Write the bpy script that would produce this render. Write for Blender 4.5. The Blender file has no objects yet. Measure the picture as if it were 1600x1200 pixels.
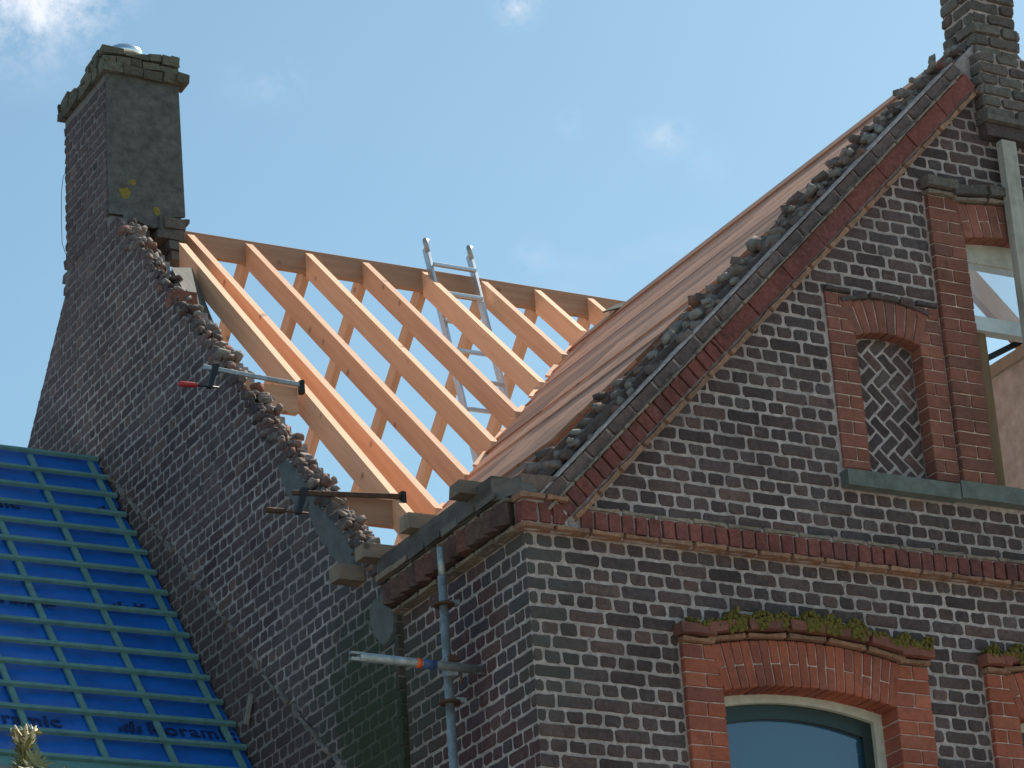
import bpy, math, random
from mathutils import Vector, Matrix
from mathutils.geometry import tessellate_polygon

# ------------------------------------------------------------------ camera, sky, sun, exposure
SC = bpy.context.scene
COL = SC.collection
F_PX, YAW, PITCH, ROLL = 4934.58, 0.5178, 0.3907, 0.0709
CAM = Vector((-7.636, -13.386, -5.521))
fwd = Vector((math.sin(YAW)*math.cos(PITCH), math.cos(YAW)*math.cos(PITCH), math.sin(PITCH)))
r0 = Vector((math.cos(YAW), -math.sin(YAW), 0)); d0 = fwd.cross(r0)
RIGHT = r0*math.cos(ROLL)+d0*math.sin(ROLL); DOWN = -r0*math.sin(ROLL)+d0*math.cos(ROLL)
cd = bpy.data.cameras.new('camera'); cam = bpy.data.objects.new('camera', cd); COL.objects.link(cam)
m3 = Matrix((RIGHT, -DOWN, -fwd)).transposed()
cam.matrix_world = Matrix.Translation(CAM) @ m3.to_4x4()
cd.sensor_width = 36; cd.lens = 36*F_PX/1600; cd.clip_start = 0.1; cd.clip_end = 6000
SC.camera = cam

SUN = Vector((0.69, 0.15, 0.75)).normalized()
w = bpy.data.worlds.new('World'); SC.world = w; w.use_nodes = True
nt = w.node_tree; nt.nodes.clear()
def N(t, tree=None, **k):
    n = (tree or nt).nodes.new(t)
    for a, b in k.items(): setattr(n, a, b)
    return n
out = N('ShaderNodeOutputWorld'); bg = N('ShaderNodeBackground')
sky = N('ShaderNodeTexSky', sky_type='NISHITA', sun_disc=False)
sky.sun_elevation = math.asin(SUN.z); sky.sun_rotation = math.atan2(SUN.x, SUN.y)
sky.air_density = 1.0; sky.dust_density = 0.9; sky.ozone_density = 0.0; sky.altitude = 10
bg.inputs['Strength'].default_value = 0.10
SKY_LINK = True
# thin cloud wisps, scattered over the whole sky by direction
tc = N('ShaderNodeTexCoord'); mp = N('ShaderNodeMapping'); mp.inputs['Scale'].default_value = (1.0, 1.0, 2.6)
nz1 = N('ShaderNodeTexNoise'); nz1.inputs['Scale'].default_value = 9.0; nz1.inputs['Detail'].default_value = 8; nz1.inputs['Roughness'].default_value = 0.62
nz2 = N('ShaderNodeTexNoise'); nz2.inputs['Scale'].default_value = 3.1; nz2.inputs['Detail'].default_value = 2
mul = N('ShaderNodeMath', operation='MULTIPLY'); rmp = N('ShaderNodeMapRange')
nt.links.new(tc.outputs['Generated'], mp.inputs['Vector'])
nt.links.new(mp.outputs[0], nz1.inputs['Vector']); nt.links.new(mp.outputs[0], nz2.inputs['Vector'])
nt.links.new(nz1.outputs['Fac'], mul.inputs[0]); nt.links.new(nz2.outputs['Fac'], mul.inputs[1])
rmp.inputs['From Min'].default_value = 0.40; rmp.inputs['From Max'].default_value = 0.56; rmp.inputs['To Max'].default_value = 0.12
nt.links.new(mul.outputs[0], rmp.inputs['Value'])
def pix_dir(x, y):
    return (RIGHT*((x-800)/F_PX)+DOWN*((y-600)/F_PX)+fwd).normalized()
last = rmp.outputs[0]
nzw = N('ShaderNodeTexNoise'); nzw.inputs['Scale'].default_value = 70; nzw.inputs['Detail'].default_value = 7; nzw.inputs['Roughness'].default_value = 0.7
nt.links.new(tc.outputs['Generated'], nzw.inputs['Vector'])
for (px, py, rad, amt) in ((30, -50, .034, 1.1), (115, -40, .022, .6), (808, 6, .0085, .8), (440, 126, .009, .22), (380, 128, .009, .12), (1048, 212, .0075, .42), (1015, 220, .008, .15), (895, 192, .006, .15), (830, 405, .008, .18), (1105, 250, .009, .1)):
    ds = N('ShaderNodeVectorMath', operation='DISTANCE'); ds.inputs[1].default_value = pix_dir(px, py)
    nt.links.new(tc.outputs['Generated'], ds.inputs[0])
    fo = N('ShaderNodeMapRange', interpolation_type='SMOOTHSTEP'); fo.inputs['From Min'].default_value = rad*1.35; fo.inputs['From Max'].default_value = 0.0
    fo.inputs['To Max'].default_value = amt
    nt.links.new(ds.outputs['Value'], fo.inputs['Value'])
    wv = N('ShaderNodeMapRange'); wv.inputs['From Min'].default_value = .38; wv.inputs['From Max'].default_value = .72
    nt.links.new(nzw.outputs['Fac'], wv.inputs['Value'])
    mm = N('ShaderNodeMath', operation='MULTIPLY'); nt.links.new(fo.outputs[0], mm.inputs[0]); nt.links.new(wv.outputs[0], mm.inputs[1])
    ad = N('ShaderNodeMath', operation='ADD', use_clamp=True); nt.links.new(last, ad.inputs[0]); nt.links.new(mm.outputs[0], ad.inputs[1])
    last = ad.outputs[0]
mx = N('ShaderNodeMixRGB'); mx.inputs['Color2'].default_value = (5.9, 6.2, 6.8, 1)
tn = N('ShaderNodeMixRGB', blend_type='MULTIPLY'); tn.inputs['Fac'].default_value = 1; tn.inputs['Color2'].default_value = (.84, 1.03, .96, 1)
nt.links.new(sky.outputs[0], tn.inputs['Color1'])
nt.links.new(last, mx.inputs['Fac']); nt.links.new(tn.outputs[0], mx.inputs['Color1'])
nt.links.new(mx.outputs[0], bg.inputs['Color']); nt.links.new(bg.outputs[0], out.inputs[0])

sl = bpy.data.lights.new('sun', 'SUN'); sl.energy = 5.0; sl.angle = math.radians(0.53); sl.color = (1.0, 0.93, 0.82)
so = bpy.data.objects.new('sun', sl); COL.objects.link(so); so.location = (10, 5, 20)
so.rotation_euler = (-SUN).to_track_quat('-Z', 'Y').to_euler()
vs = SC.view_settings
vs.view_transform = 'Standard'; vs.look = 'None'; vs.gamma = 1; vs.use_curve_mapping = False
vs.exposure = 0.65

# ------------------------------------------------------------------ helpers
rng = random.Random(7)
def U(a, b): return rng.uniform(a, b)
def ray(x, y): return RIGHT*((x-800)/F_PX)+DOWN*((y-600)/F_PX)+fwd
def onp(axis, val, x, y):                       # pixel -> point on an axis-aligned plane
    d = ray(x, y); return CAM+d*((val-CAM[axis])/d[axis])
def project(p):
    q = Vector(p)-CAM; z = q.dot(fwd)
    return 800+F_PX*q.dot(RIGHT)/z, 600+F_PX*q.dot(DOWN)/z
def inframe(p, m=15):
    x, y = project(p); return -m < x < 1600+m and -m < y < 1200+m

WM = {}
def link(o, parent=None, wm=None):
    COL.objects.link(o)
    wm = wm or Matrix.Identity(4)
    if parent is not None:
        o.parent = parent; o.matrix_basis = WM[parent.name].inverted() @ wm
    else: o.matrix_basis = wm
    WM[o.name] = wm
    return o
def thing(name, label, cat, loc, group=None):
    o = bpy.data.objects.new(name, None); o.empty_display_size = .2
    link(o, None, Matrix.Translation(Vector(loc)))
    o['label'] = label; o['category'] = cat
    if group: o['group'] = group
    return o
def part(name, me, parent, wm=None, label=None, kind=None):
    o = bpy.data.objects.new(name, me); link(o, parent, wm)
    if label: o['label'] = label
    if kind: o['kind'] = kind
    return o

class MB:
    def __init__(s): s.v = []; s.f = []; s.sm = []
    def add(s, vs, fs, smooth=False):
        b = len(s.v); s.v += [tuple(p) for p in vs]
        for f in fs: s.f.append([b+i for i in f]); s.sm.append(smooth)
        return s
    def box(s, lo, hi, jit=0.0, rot=None):
        c = [(lo[i]+hi[i])/2 for i in range(3)]; h = [(hi[i]-lo[i])/2 for i in range(3)]
        vs = []
        for sx, sy, sz in ((-1,-1,-1),(1,-1,-1),(1,1,-1),(-1,1,-1),(-1,-1,1),(1,-1,1),(1,1,1),(-1,1,1)):
            p = Vector((sx*h[0]+U(-jit, jit), sy*h[1]+U(-jit, jit), sz*h[2]+U(-jit, jit)))
            if rot is not None: p = rot @ p
            vs.append(p+Vector(c))
        return s.add(vs, [(0,3,2,1),(4,5,6,7),(0,1,5,4),(1,2,6,5),(2,3,7,6),(3,0,4,7)])
    def beam(s, a, b, wid, dep, up=(0,0,1), jit=0.0, bev=0.0):     # box from a to b; top face centred on the line a-b
        a = Vector(a); b = Vector(b); t = (b-a).normalized(); u = Vector(up)
        sd = t.cross(u).normalized(); n = sd.cross(t).normalized()
        if bev:
            prof = [(-wid/2, -bev), (-wid/2+bev, 0), (wid/2-bev, 0), (wid/2, -bev), (wid/2, -dep+bev), (wid/2-bev, -dep), (-wid/2+bev, -dep), (-wid/2, -dep+bev)]
        else: prof = [(-wid/2, 0), (wid/2, 0), (wid/2, -dep), (-wid/2, -dep)]
        k = len(prof); vs = []
        for p in (a, b):
            for (x, y) in prof: vs.append(p+sd*(x+U(-jit, jit))+n*(y+U(-jit, jit)))
        fs = [(i, (i+1) % k, k+(i+1) % k, k+i) for i in range(k)]+[tuple(range(k-1, -1, -1)), tuple(range(k, 2*k))]
        return s.add(vs, fs)
    def tube(s, pts, r, n=10, cap=True):
        pts = [Vector(p) for p in pts]; rings = []
        rr = r if isinstance(r, (list, tuple)) else [r]*len(pts)
        b = len(s.v)
        for i, p in enumerate(pts):
            t = (pts[min(i+1, len(pts)-1)]-pts[max(i-1, 0)]).normalized()
            a = t.orthogonal().normalized() if i == 0 else (a-t*a.dot(t)).normalized()
            c = t.cross(a)
            for k in range(n):
                th = 2*math.pi*k/n; s.v.append(tuple(p+(a*math.cos(th)+c*math.sin(th))*rr[i]))
        for i in range(len(pts)-1):
            for k in range(n):
                s.f.append([b+i*n+k, b+i*n+(k+1) % n, b+(i+1)*n+(k+1) % n, b+(i+1)*n+k]); s.sm.append(True)
        if cap:
            s.f.append([b+k for k in range(n-1, -1, -1)]); s.sm.append(False)
            s.f.append([b+(len(pts)-1)*n+k for k in range(n)]); s.sm.append(False)
        return s
    def prism(s, poly, holes, fr, d0, d1):       # polygon (u,w) with holes, extruded along N from d0 to d1
        O, Uv, Wv, Nv = fr
        loops = [poly]+list(holes); pts = [p for l in loops for p in l]
        tr = tessellate_polygon([[Vector((p[0], p[1], 0)) for p in l] for l in loops])
        n = len(pts); P = lambda p, d: O+Uv*p[0]+Wv*p[1]+Nv*d
        vs = [P(p, d0) for p in pts]+[P(p, d1) for p in pts]
        fs = []
        for t in tr:
            a, b, c = [vs[i+n] for i in t]
            up = (b-a).cross(c-a).dot(Nv) > 0
            t = t if up else (t[0], t[2], t[1])
            fs.append((t[0]+n, t[1]+n, t[2]+n)); fs.append((t[2], t[1], t[0]))
        k = 0
        for l in loops:
            for i in range(len(l)):
                a, b = k+i, k+(i+1) % len(l); fs.append((a, b, b+n, a+n))
            k += len(l)
        return s.add(vs, fs)
    def mesh(s, name, mat):
        me = bpy.data.meshes.new(name); me.from_pydata(s.v, [], s.f)
        for i, p in enumerate(me.polygons): p.use_smooth = s.sm[i]
        me.materials.append(mat); me.update(); return me
    def build(s, name, mat, parent, label=None, kind=None):
        return part(name, s.mesh(name, mat), parent, None, label, kind)

X, Y, Z = Vector((1,0,0)), Vector((0,1,0)), Vector((0,0,1))
O0 = Vector((0,0,0))
FR_G = (O0, X, Z, -Y)                        # front wall, facing -y : (u,w) = (x,z)
def FR_S(x0): return (Vector((x0,0,0)), Y, Z, -X)   # side walls, facing -x : (u,w) = (y,z)
LOCAL = (O0, X, Z, -Y)

def rounded(poly, r, jit, seg=.085):
    out = []; n = len(poly)
    for i in range(n):
        p0, p, p1 = Vector(poly[i-1]), Vector(poly[i]), Vector(poly[(i+1) % n])
        for q, first in ((p0, True), (p1, False)):
            e = q-p; L = e.length
            if L < 1e-6: continue
            rr = min(r*U(.5, 1.5), L*.36)
            out.append(p+e/L*rr+Vector((U(-jit, jit), U(-jit, jit))))
        e = p1-p
        if e.length > seg: out.append(p+e*U(.4, .6)+Vector((U(-jit, jit), U(-jit, jit))))
    return out
def brick(mb, poly, fr, proud=.003, base=-.006, inset=.006, r=.012, jit=.003, depth=None, rough=.0015):
    O, Uv, Wv, Nv = fr
    pl = rounded(poly, r, jit); n = len(pl)
    c = Vector((sum(p[0] for p in pl)/n, sum(p[1] for p in pl)/n))
    P = lambda p, d: O+Uv*p[0]+Wv*p[1]+Nv*d
    inn = [p+(c-p).normalized()*inset for p in pl]
    vs = [P(p, base) for p in pl]+[P(p, proud+U(-rough, rough)) for p in inn]+[P(c, proud+U(-rough, rough))]
    area = sum(pl[i][0]*pl[(i+1) % n][1]-pl[(i+1) % n][0]*pl[i][1] for i in range(n))
    fs = []
    for i in range(n):
        j = (i+1) % n
        fs.append((i, j, n+j, n+i)); fs.append((n+i, n+j, 2*n))
    if depth:
        b = len(vs); vs += [P(p, -depth) for p in pl]
        for i in range(n): j = (i+1) % n; fs.append((b+i, b+j, j, i))
        fs.append(tuple(b+i for i in range(n-1, -1, -1)))
    flip = (Uv.cross(Wv).dot(Nv) > 0) != (area > 0)
    if flip: fs = [tuple(reversed(f)) for f in fs]
    return mb.add(vs, fs)
def clip(poly, hp):                            # keep a*u+b*w<=c
    a, b, c = hp; o = []
    for i in range(len(poly)):
        p, q = poly[i], poly[(i+1) % len(poly)]
        dp, dq = a*p[0]+b*p[1]-c, a*q[0]+b*q[1]-c
        if dp <= 0: o.append(p)
        if dp*dq < 0:
            t = dp/(dp-dq); o.append((p[0]+(q[0]-p[0])*t, p[1]+(q[1]-p[1])*t))
    return o
def parea(pl): return abs(sum(pl[i][0]*pl[(i+1) % len(pl)][1]-pl[(i+1) % len(pl)][0]*pl[i][1] for i in range(len(pl))))/2

# ------------------------------------------------------------------ materials
def new_mat(name):
    m = bpy.data.materials.new(name); m.use_nodes = True; t = m.node_tree
    return m, t, t.nodes['Principled BSDF']
def ramp(t, stops, interp='LINEAR'):
    r = t.nodes.new('ShaderNodeValToRGB'); r.color_ramp.interpolation = interp
    e = r.color_ramp.elements
    while len(e) > 1: e.remove(e[-1])
    e[0].position = stops[0][0]; e[0].color = (*stops[0][1], 1)
    for p, c in stops[1:]: x = e.new(p); x.color = (*c, 1)
    return r
def noise(t, vec, scale, detail=5, rough=.6):
    n = t.nodes.new('ShaderNodeTexNoise'); n.inputs['Scale'].default_value = scale; n.inputs['Detail'].default_value = detail
    n.inputs['Roughness'].default_value = rough; t.links.new(vec, n.inputs['Vector']); return n.outputs['Fac']
def mrange(t, v, a, b, c=0., d=1.):
    n = t.nodes.new('ShaderNodeMapRange'); t.links.new(v, n.inputs['Value'])
    for k, x in zip(('From Min', 'From Max', 'To Min', 'To Max'), (a, b, c, d)): n.inputs[k].default_value = x
    return n.outputs[0]
def mix(t, fac, a, b, mode='MIX'):
    n = t.nodes.new('ShaderNodeMixRGB'); n.blend_type = mode
    for k, v in (('Fac', fac), ('Color1', a), ('Color2', b)):
        if hasattr(v, 'links'): t.links.new(v, n.inputs[k])
        else: n.inputs[k].default_value = v if k == 'Fac' else (*v, 1)
    return n.outputs[0]
def math_(t, op, a, b=None, clamp=False):
    n = t.nodes.new('ShaderNodeMath'); n.operation = op; n.use_clamp = clamp
    for i, v in enumerate((a, b)):
        if v is None: continue
        if hasattr(v, 'links'): t.links.new(v, n.inputs[i])
        else: n.inputs[i].default_value = v
    return n.outputs[0]
def bump(t, bs, h, strength, dist):
    b = t.nodes.new('ShaderNodeBump'); b.inputs['Strength'].default_value = strength; b.inputs['Distance'].default_value = dist
    t.links.new(h, b.inputs['Height']); t.links.new(b.outputs[0], bs.inputs['Normal'])
def geo(t):
    g = t.nodes.new('ShaderNodeNewGeometry'); return g
def island_rand(t, g):
    oi = t.nodes.new('ShaderNodeObjectInfo')
    return math_(t, 'FRACT', math_(t, 'ADD', oi.outputs['Random'], g.outputs['Random Per Island']))
def pos_axis(t, g):
    s = t.nodes.new('ShaderNodeSeparateXYZ'); t.links.new(g.outputs['Position'], s.inputs[0]); return s.outputs
def blobmask(t, pos, cx, rad, nfac, amount=1.0, spread=.55):   # patch round a point, ragged by noise
    ds = t.nodes.new('ShaderNodeVectorMath'); ds.operation = 'DISTANCE'; t.links.new(pos, ds.inputs[0]); ds.inputs[1].default_value = cx
    v = mrange(t, ds.outputs['Value'], rad, rad*.15, 0, 1)
    v = math_(t, 'ADD', v, math_(t, 'MULTIPLY', math_(t, 'SUBTRACT', nfac, .5), spread*2))
    return mrange(t, v, .25, .75, 0, amount)

def masonry(name, stops, rough=.9, lichen=(.16, .165, .15), lich_amt=.35, spots=(), bump_s=.5, stripes=None, mott=(.5, 1.5), below=None, smear=.5, soot=.55):
    m, t, bs = new_mat(name); g = geo(t); P = g.outputs['Position']
    r = island_rand(t, g); cr = ramp(t, stops); t.links.new(r, cr.inputs[0])
    n1 = noise(t, P, 34, 8, .72); n2 = noise(t, P, 1.7, 6, .65); n3 = noise(t, P, 110, 4, .7); n4 = noise(t, P, 9, 7, .7)
    c = mix(t, 1.0, cr.outputs[0], mrange_col(t, n1, *mott), 'MULTIPLY')
    c = mix(t, 1.0, c, mrange_col(t, n2, .62, 1.38), 'MULTIPLY')
    lm = math_(t, 'MULTIPLY', mrange(t, n3, .52, .68), mrange(t, n4, .46, .64))
    c = mix(t, math_(t, 'MULTIPLY', lm, lich_amt), c, lichen)
    sm = math_(t, 'MULTIPLY', mrange(t, n1, .56, .70), mrange(t, n4, .52, .66))
    c = mix(t, math_(t, 'MULTIPLY', sm, smear), c, (.26, .25, .23))          # mortar smears
    dk = mrange(t, noise(t, P, 4.2, 7, .75), .56, .72, 0, soot)
    c = mix(t, dk, c, (.022, .021, .02))                                       # soot and damp stains
    nb = noise(t, P, 5.5, 5)
    for (cx, rad, col, amt) in spots: c = mix(t, blobmask(t, P, cx, rad, nb, amt), c, col)
    if below:                                  # older, browner masonry under the old roof line on the gable
        k, z0, col, amt = below; s = pos_axis(t, g)
        e = math_(t, 'SUBTRACT', math_(t, 'ADD', math_(t, 'MULTIPLY', s[1], k), z0), s[2])
        e = math_(t, 'ADD', e, math_(t, 'MULTIPLY', math_(t, 'SUBTRACT', nb, .5), .25))
        c = mix(t, mrange(t, e, -.02, .10, 0, amt), c, col)
    t.links.new(c, bs.inputs['Base Color']); bs.inputs['Roughness'].default_value = rough
    bs.inputs['Specular IOR Level'].default_value = .25
    bump(t, bs, math_(t, 'ADD', n1, math_(t, 'MULTIPLY', n3, .5)), bump_s, .008)
    return m
def mrange_col(t, v, a, b):
    x = mrange(t, v, .25, .75, a, b); n = t.nodes.new('ShaderNodeCombineXYZ')
    for i in range(3): t.links.new(x, n.inputs[i])
    return n.outputs[0]
def wood(name, c1, c2, scale=3.0, axis=1, tilt=0., rough=.75, knots=True, rnd=.25, weather=None, bump_s=.25):
    m, t, bs = new_mat(name); tcn = t.nodes.new('ShaderNodeTexCoord'); g = geo(t)
    r = island_rand(t, g)
    mpn = t.nodes.new('ShaderNodeMapping'); sc = [26, 26, 26]; sc[axis] = 1.6; mpn.inputs['Scale'].default_value = sc
    vr = t.nodes.new('ShaderNodeVectorRotate'); vr.rotation_type = 'X_AXIS'; vr.inputs['Angle'].default_value = tilt
    t.links.new(tcn.outputs['Object'], vr.inputs['Vector']); t.links.new(vr.outputs[0], mpn.inputs['Vector'])
    av = t.nodes.new('ShaderNodeVectorMath'); av.operation = 'ADD'; t.links.new(mpn.outputs[0], av.inputs[0])
    cb = t.nodes.new('ShaderNodeCombineXYZ'); t.links.new(math_(t, 'MULTIPLY', r, 40), cb.inputs[0]); t.links.new(math_(t, 'MULTIPLY', r, 17), cb.inputs[2])
    t.links.new(cb.outputs[0], av.inputs[1])
    gr = noise(t, av.outputs[0], 1.0, 6, .6)
    c = mix(t, mrange(t, gr, .3, .7), c1, c2)
    c = mix(t, 1.0, c, mrange_col(t, r, 1-rnd, 1+rnd), 'MULTIPLY')
    if knots:
        v = t.nodes.new('ShaderNodeTexVoronoi'); v.inputs['Scale'].default_value = 4.2; t.links.new(tcn.outputs['Object'], v.inputs['Vector'])
        c = mix(t, mrange(t, v.outputs['Distance'], .13, .05, 0, .8), c, [x*.36 for x in c1])
    if weather: c = mix(t, mrange(t, noise(t, g.outputs['Position'], 4, 6, .7), .42, .62, 0, weather[1]), c, weather[0])
    t.links.new(c, bs.inputs['Base Color']); bs.inputs['Roughness'].default_value = rough; bs.inputs['Specular IOR Level'].default_value = .3
    bump(t, bs, gr, bump_s, .004)
    return m
def plain(name, col, rough=.6, metal=0., var=.2, scale=12, bump_s=.15, stain=None):
    m, t, bs = new_mat(name); g = geo(t); P = g.outputs['Position']
    n1 = noise(t, P, scale, 6, .65); c = mix(t, 1.0, col, mrange_col(t, n1, 1-var, 1+var), 'MULTIPLY')
    if stain: c = mix(t, mrange(t, noise(t, P, stain[2], 5, .7), .5, .68, 0, stain[1]), c, stain[0])
    t.links.new(c, bs.inputs['Base Color']); bs.inputs['Roughness'].default_value = rough; bs.inputs['Metallic'].default_value = metal
    if bump_s: bump(t, bs, noise(t, P, scale*6, 4), bump_s, .004)
    return m

GREEN = (.045, .058, .036)
DARK = [(0, (0.065, 0.046, 0.045)), (.25, (0.086, 0.060, 0.057)), (.5, (0.105, 0.072, 0.069)), (.75, (0.082, 0.062, 0.062)), (.93, (0.131, 0.076, 0.066)), (1, (0.105, 0.084, 0.081))]
corner_spots = [((0, .1, -.15), .45, (.085, .092, .080), .55), ((0, 0, -.7), .5, (.078, .084, .070), .45)]
M_BRICK = masonry('dark_front_brick', DARK, spots=corner_spots)
M_BRICK_S = masonry('dark_side_brick', [(0, (0.078, 0.043, 0.045)), (.4, (0.112, 0.059, 0.057)), (.7, (0.066, 0.054, 0.068)), (1, (0.121, 0.067, 0.060))],
                    spots=corner_spots+[((0, 1.35, -.5), .75, (.060, .068, .052), .8)])
gable_spots = [((0, 2.2, .3), 1.5, (.082, .092, .094), .55), ((0, 1.9, -.35), .85, GREEN, .9), ((0, 1.6, -.9), 1.0, GREEN, .95), ((0, 6.0, 5.4), .55, (.06, .058, .045), .6)]
M_BRICK_L = masonry('old_gable_brick', [(0, (0.088, 0.059, 0.063)), (.4, (0.128, 0.085, 0.085)), (.75, (0.109, 0.083, 0.083)), (1, (0.173, 0.103, 0.092))],
                    spots=gable_spots, bump_s=.8, smear=.9, below=(.877, -2.57, (.062, .048, .046), .5))
M_RED = masonry('red_dressing_brick', [(0, (0.279, 0.073, 0.042)), (.35, (0.352, 0.098, 0.055)), (.7, (0.310, 0.089, 0.057)), (.85, (0.228, 0.073, 0.052)), (1, (0.383, 0.120, 0.069))], lich_amt=.15, bump_s=.3,
                mott=(.72, 1.25), smear=.25)
M_RED_UP = masonry('weathered_red_brick', [(0, (0.192, 0.071, 0.052)), (.4, (0.253, 0.094, 0.065)), (.8, (0.172, 0.075, 0.059)), (1, (0.304, 0.112, 0.074))], lich_amt=.25, bump_s=.35, mott=(.7, 1.25), smear=.25)
M_RED_CORN = masonry('cornice_red_brick', [(0, (.16, .052, .044)), (.5, (.20, .066, .054)), (1, (.14, .052, .046))], lich_amt=.15, bump_s=.35)
M_ORANGE = masonry('orange_fillet_brick', [(0, (.25, .13, .085)), (.5, (.32, .165, .105)), (1, (.22, .125, .085))], lich_amt=.5, lichen=(.22, .2, .16), bump_s=.4)
M_COPE = masonry('coping_brick', [(0, (0.112, 0.081, 0.077)), (.5, (0.150, 0.106, 0.099)), (1, (0.127, 0.081, 0.074))], lich_amt=.4)
M_CORN_S = masonry('grimy_cornice_brick', [(0, (.085, .052, .044)), (.5, (.12, .072, .058)), (1, (.14, .062, .05))], lich_amt=.3, bump_s=.6)
M_CAP = masonry('lichened_cap_brick', [(0, (.075, .066, .052)), (.5, (.11, .10, .075)), (1, (.14, .13, .095))], lichen=(.17, .15, .045), lich_amt=.9, bump_s=1.0)
M_GREYFIL = masonry('weathered_fillet', [(0, (.20, .165, .13)), (1, (.27, .20, .15))], lich_amt=.5, bump_s=.5)
M_RUBBLE = masonry('broken_brick', [(0, (0.108, 0.075, 0.068)), (.3, (0.156, 0.115, 0.100)), (.6, (0.228, 0.175, 0.155)), (.8, (0.168, 0.110, 0.095)), (.93, (0.240, 0.110, 0.080)), (1, (0.300, 0.230, 0.205))], lich_amt=.5, bump_s=1.0, mott=(.6, 1.5), soot=.1)
M_PINN = masonry('pinnacle_brick', [(0, (0.103, 0.084, 0.077)), (.5, (0.152, 0.130, 0.113)), (.8, (0.117, 0.082, 0.074)), (1, (0.179, 0.156, 0.132))], lich_amt=.5, bump_s=.9)
def mortar(name, col, spots=(), below=None, var=(.5, 1.4)):
    m, t, bs = new_mat(name); g = geo(t); P = g.outputs['Position']
    n1 = noise(t, P, 22, 6, .7); n2 = noise(t, P, 2.0, 4)
    c = mix(t, 1.0, col, mrange_col(t, n1, *var), 'MULTIPLY'); c = mix(t, 1.0, c, mrange_col(t, n2, .7, 1.25), 'MULTIPLY')
    nb = noise(t, P, 5.5, 5)
    for (cx, rad, cc, amt) in spots: c = mix(t, blobmask(t, P, cx, rad, nb, amt), c, cc)
    if below:
        k, z0, cc, amt = below; s = pos_axis(t, g)
        e = math_(t, 'SUBTRACT', math_(t, 'ADD', math_(t, 'MULTIPLY', s[1], k), z0), s[2])
        c = mix(t, mrange(t, e, -.02, .06, 0, amt), c, cc)
    t.links.new(c, bs.inputs['Base Color']); bs.inputs['Roughness'].default_value = .95; bs.inputs['Specular IOR Level'].default_value = .15
    bump(t, bs, n1, .8, .01); return m
M_MORT = mortar('grey_mortar', (.43, .35, .33), [((0, 1.35, -.5), .6, (.12, .13, .10), .6)])
M_MORT_L = mortar('gable_mortar', (.36, .305, .29), [((0, 6.2, 4.9), 2.4, (.13, .115, .11), .75), ((0, 1.9, -.35), .75, (.075, .085, .06), .8), ((0, 1.6, -.9), .8, (.06, .07, .048), .9)], below=(.877, -2.57, (.16, .14, .125), .6))
M_LUMP = mortar('old_lime_lump', (.25, .22, .20))
M_MORT_RED = mortar('pink_mortar', (.66, .47, .39))
M_CEMENT = plain('grey_cement', (.125, .128, .125), .95, var=.3, scale=9, bump_s=.4)
M_PLASTER = plain('chimney_render', (.105, .104, .094), .95, var=.5, scale=16, bump_s=1.0, stain=((.06, .062, .046), .6, 3))
M_LICHEN = plain('yellow_lichen', (.22, .17, .03), .95, var=.4, scale=40)
M_SILL = plain('green_grey_stone', (.13, .145, .128), .85, var=.3, scale=14, stain=((.05, .058, .05), .5, 6))
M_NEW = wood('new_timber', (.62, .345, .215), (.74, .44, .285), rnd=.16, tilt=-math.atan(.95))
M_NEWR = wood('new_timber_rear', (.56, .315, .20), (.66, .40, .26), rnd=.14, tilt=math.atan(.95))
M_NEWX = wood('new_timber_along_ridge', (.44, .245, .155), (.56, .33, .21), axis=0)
M_DECK = wood('deck_board', (.42, .185, .105), (.52, .25, .145), rnd=.40, weather=((.24, .125, .09), .5))
M_OLDW = wood('weathered_timber', (.20, .145, .105), (.30, .22, .16), axis=0, weather=((.12, .10, .085), .6), bump_s=.6)
M_OLDWZ = wood('grey_plank', (.27, .25, .22), (.37, .34, .30), axis=2, bump_s=.6, weather=((.16, .15, .12), .5))
M_GUTTER = wood('blackened_gutter_board', (.085, .068, .058), (.15, .12, .10), axis=1, knots=False, weather=((.16, .155, .14), .5), bump_s=.9)
M_FRAME = wood('brown_frame', (.15, .095, .05), (.22, .14, .075), axis=2, rnd=.1)
M_STEEL = plain('galvanised_tube', (.36, .39, .40), .5, .6, var=.35, scale=30, stain=((.17, .15, .12), .55, 11))
M_ALU = plain('aluminium', (.62, .62, .62), .38, .85, var=.12, scale=30)
M_FLUE = plain('stainless_flue', (.82, .83, .85), .16, 1.0, var=.05, bump_s=0)
M_BLACK = plain('black_iron', (.02, .02, .022), .5, .3)
M_RUST = plain('rusty_iron', (.10, .055, .035), .8, .2, var=.4, scale=40)
M_REDP = plain('red_handle', (.45, .03, .03), .45, var=.1)
M_ORANGEP = plain('orange_tape', (.75, .12, .03), .6, var=.2)
M_BLUEP = plain('blue_tape', (.05, .09, .22), .6, var=.2)
M_MEMB = plain('blue_membrane', (.004, .125, .50), .5, var=.3, scale=4, bump_s=.5)
M_PRINT = plain('dark_blue_print', (.004, .016, .09), .6, var=.1)
M_BATT = plain('green_treated_batten', (.14, .29, .26), .8, var=.3, scale=18, stain=((.06, .14, .13), .6, 9))
M_CREAM = plain('cream_paint', (.52, .50, .42), .6, var=.2, scale=18)
M_WHITE = plain('white_paint', (.62, .66, .66), .5, var=.12, scale=18)
M_SASH = plain('dark_green_paint', (.012, .026, .022), .35, var=.1)
M_PLASTERW = plain('interior_plaster', (.78, .81, .84), .95, var=.3, scale=11, stain=((.62, .56, .50), .6, 7))
M_ANNEX = plain('annex_brick', (.16, .11, .09), .9, var=.4, scale=20)
M_ZINC = plain('zinc_gutter', (.25, .27, .28), .5, .6)
M_MOSS = plain('olive_moss', (.15, .115, .022), 1.0, var=.5, scale=60, bump_s=.8)
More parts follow.
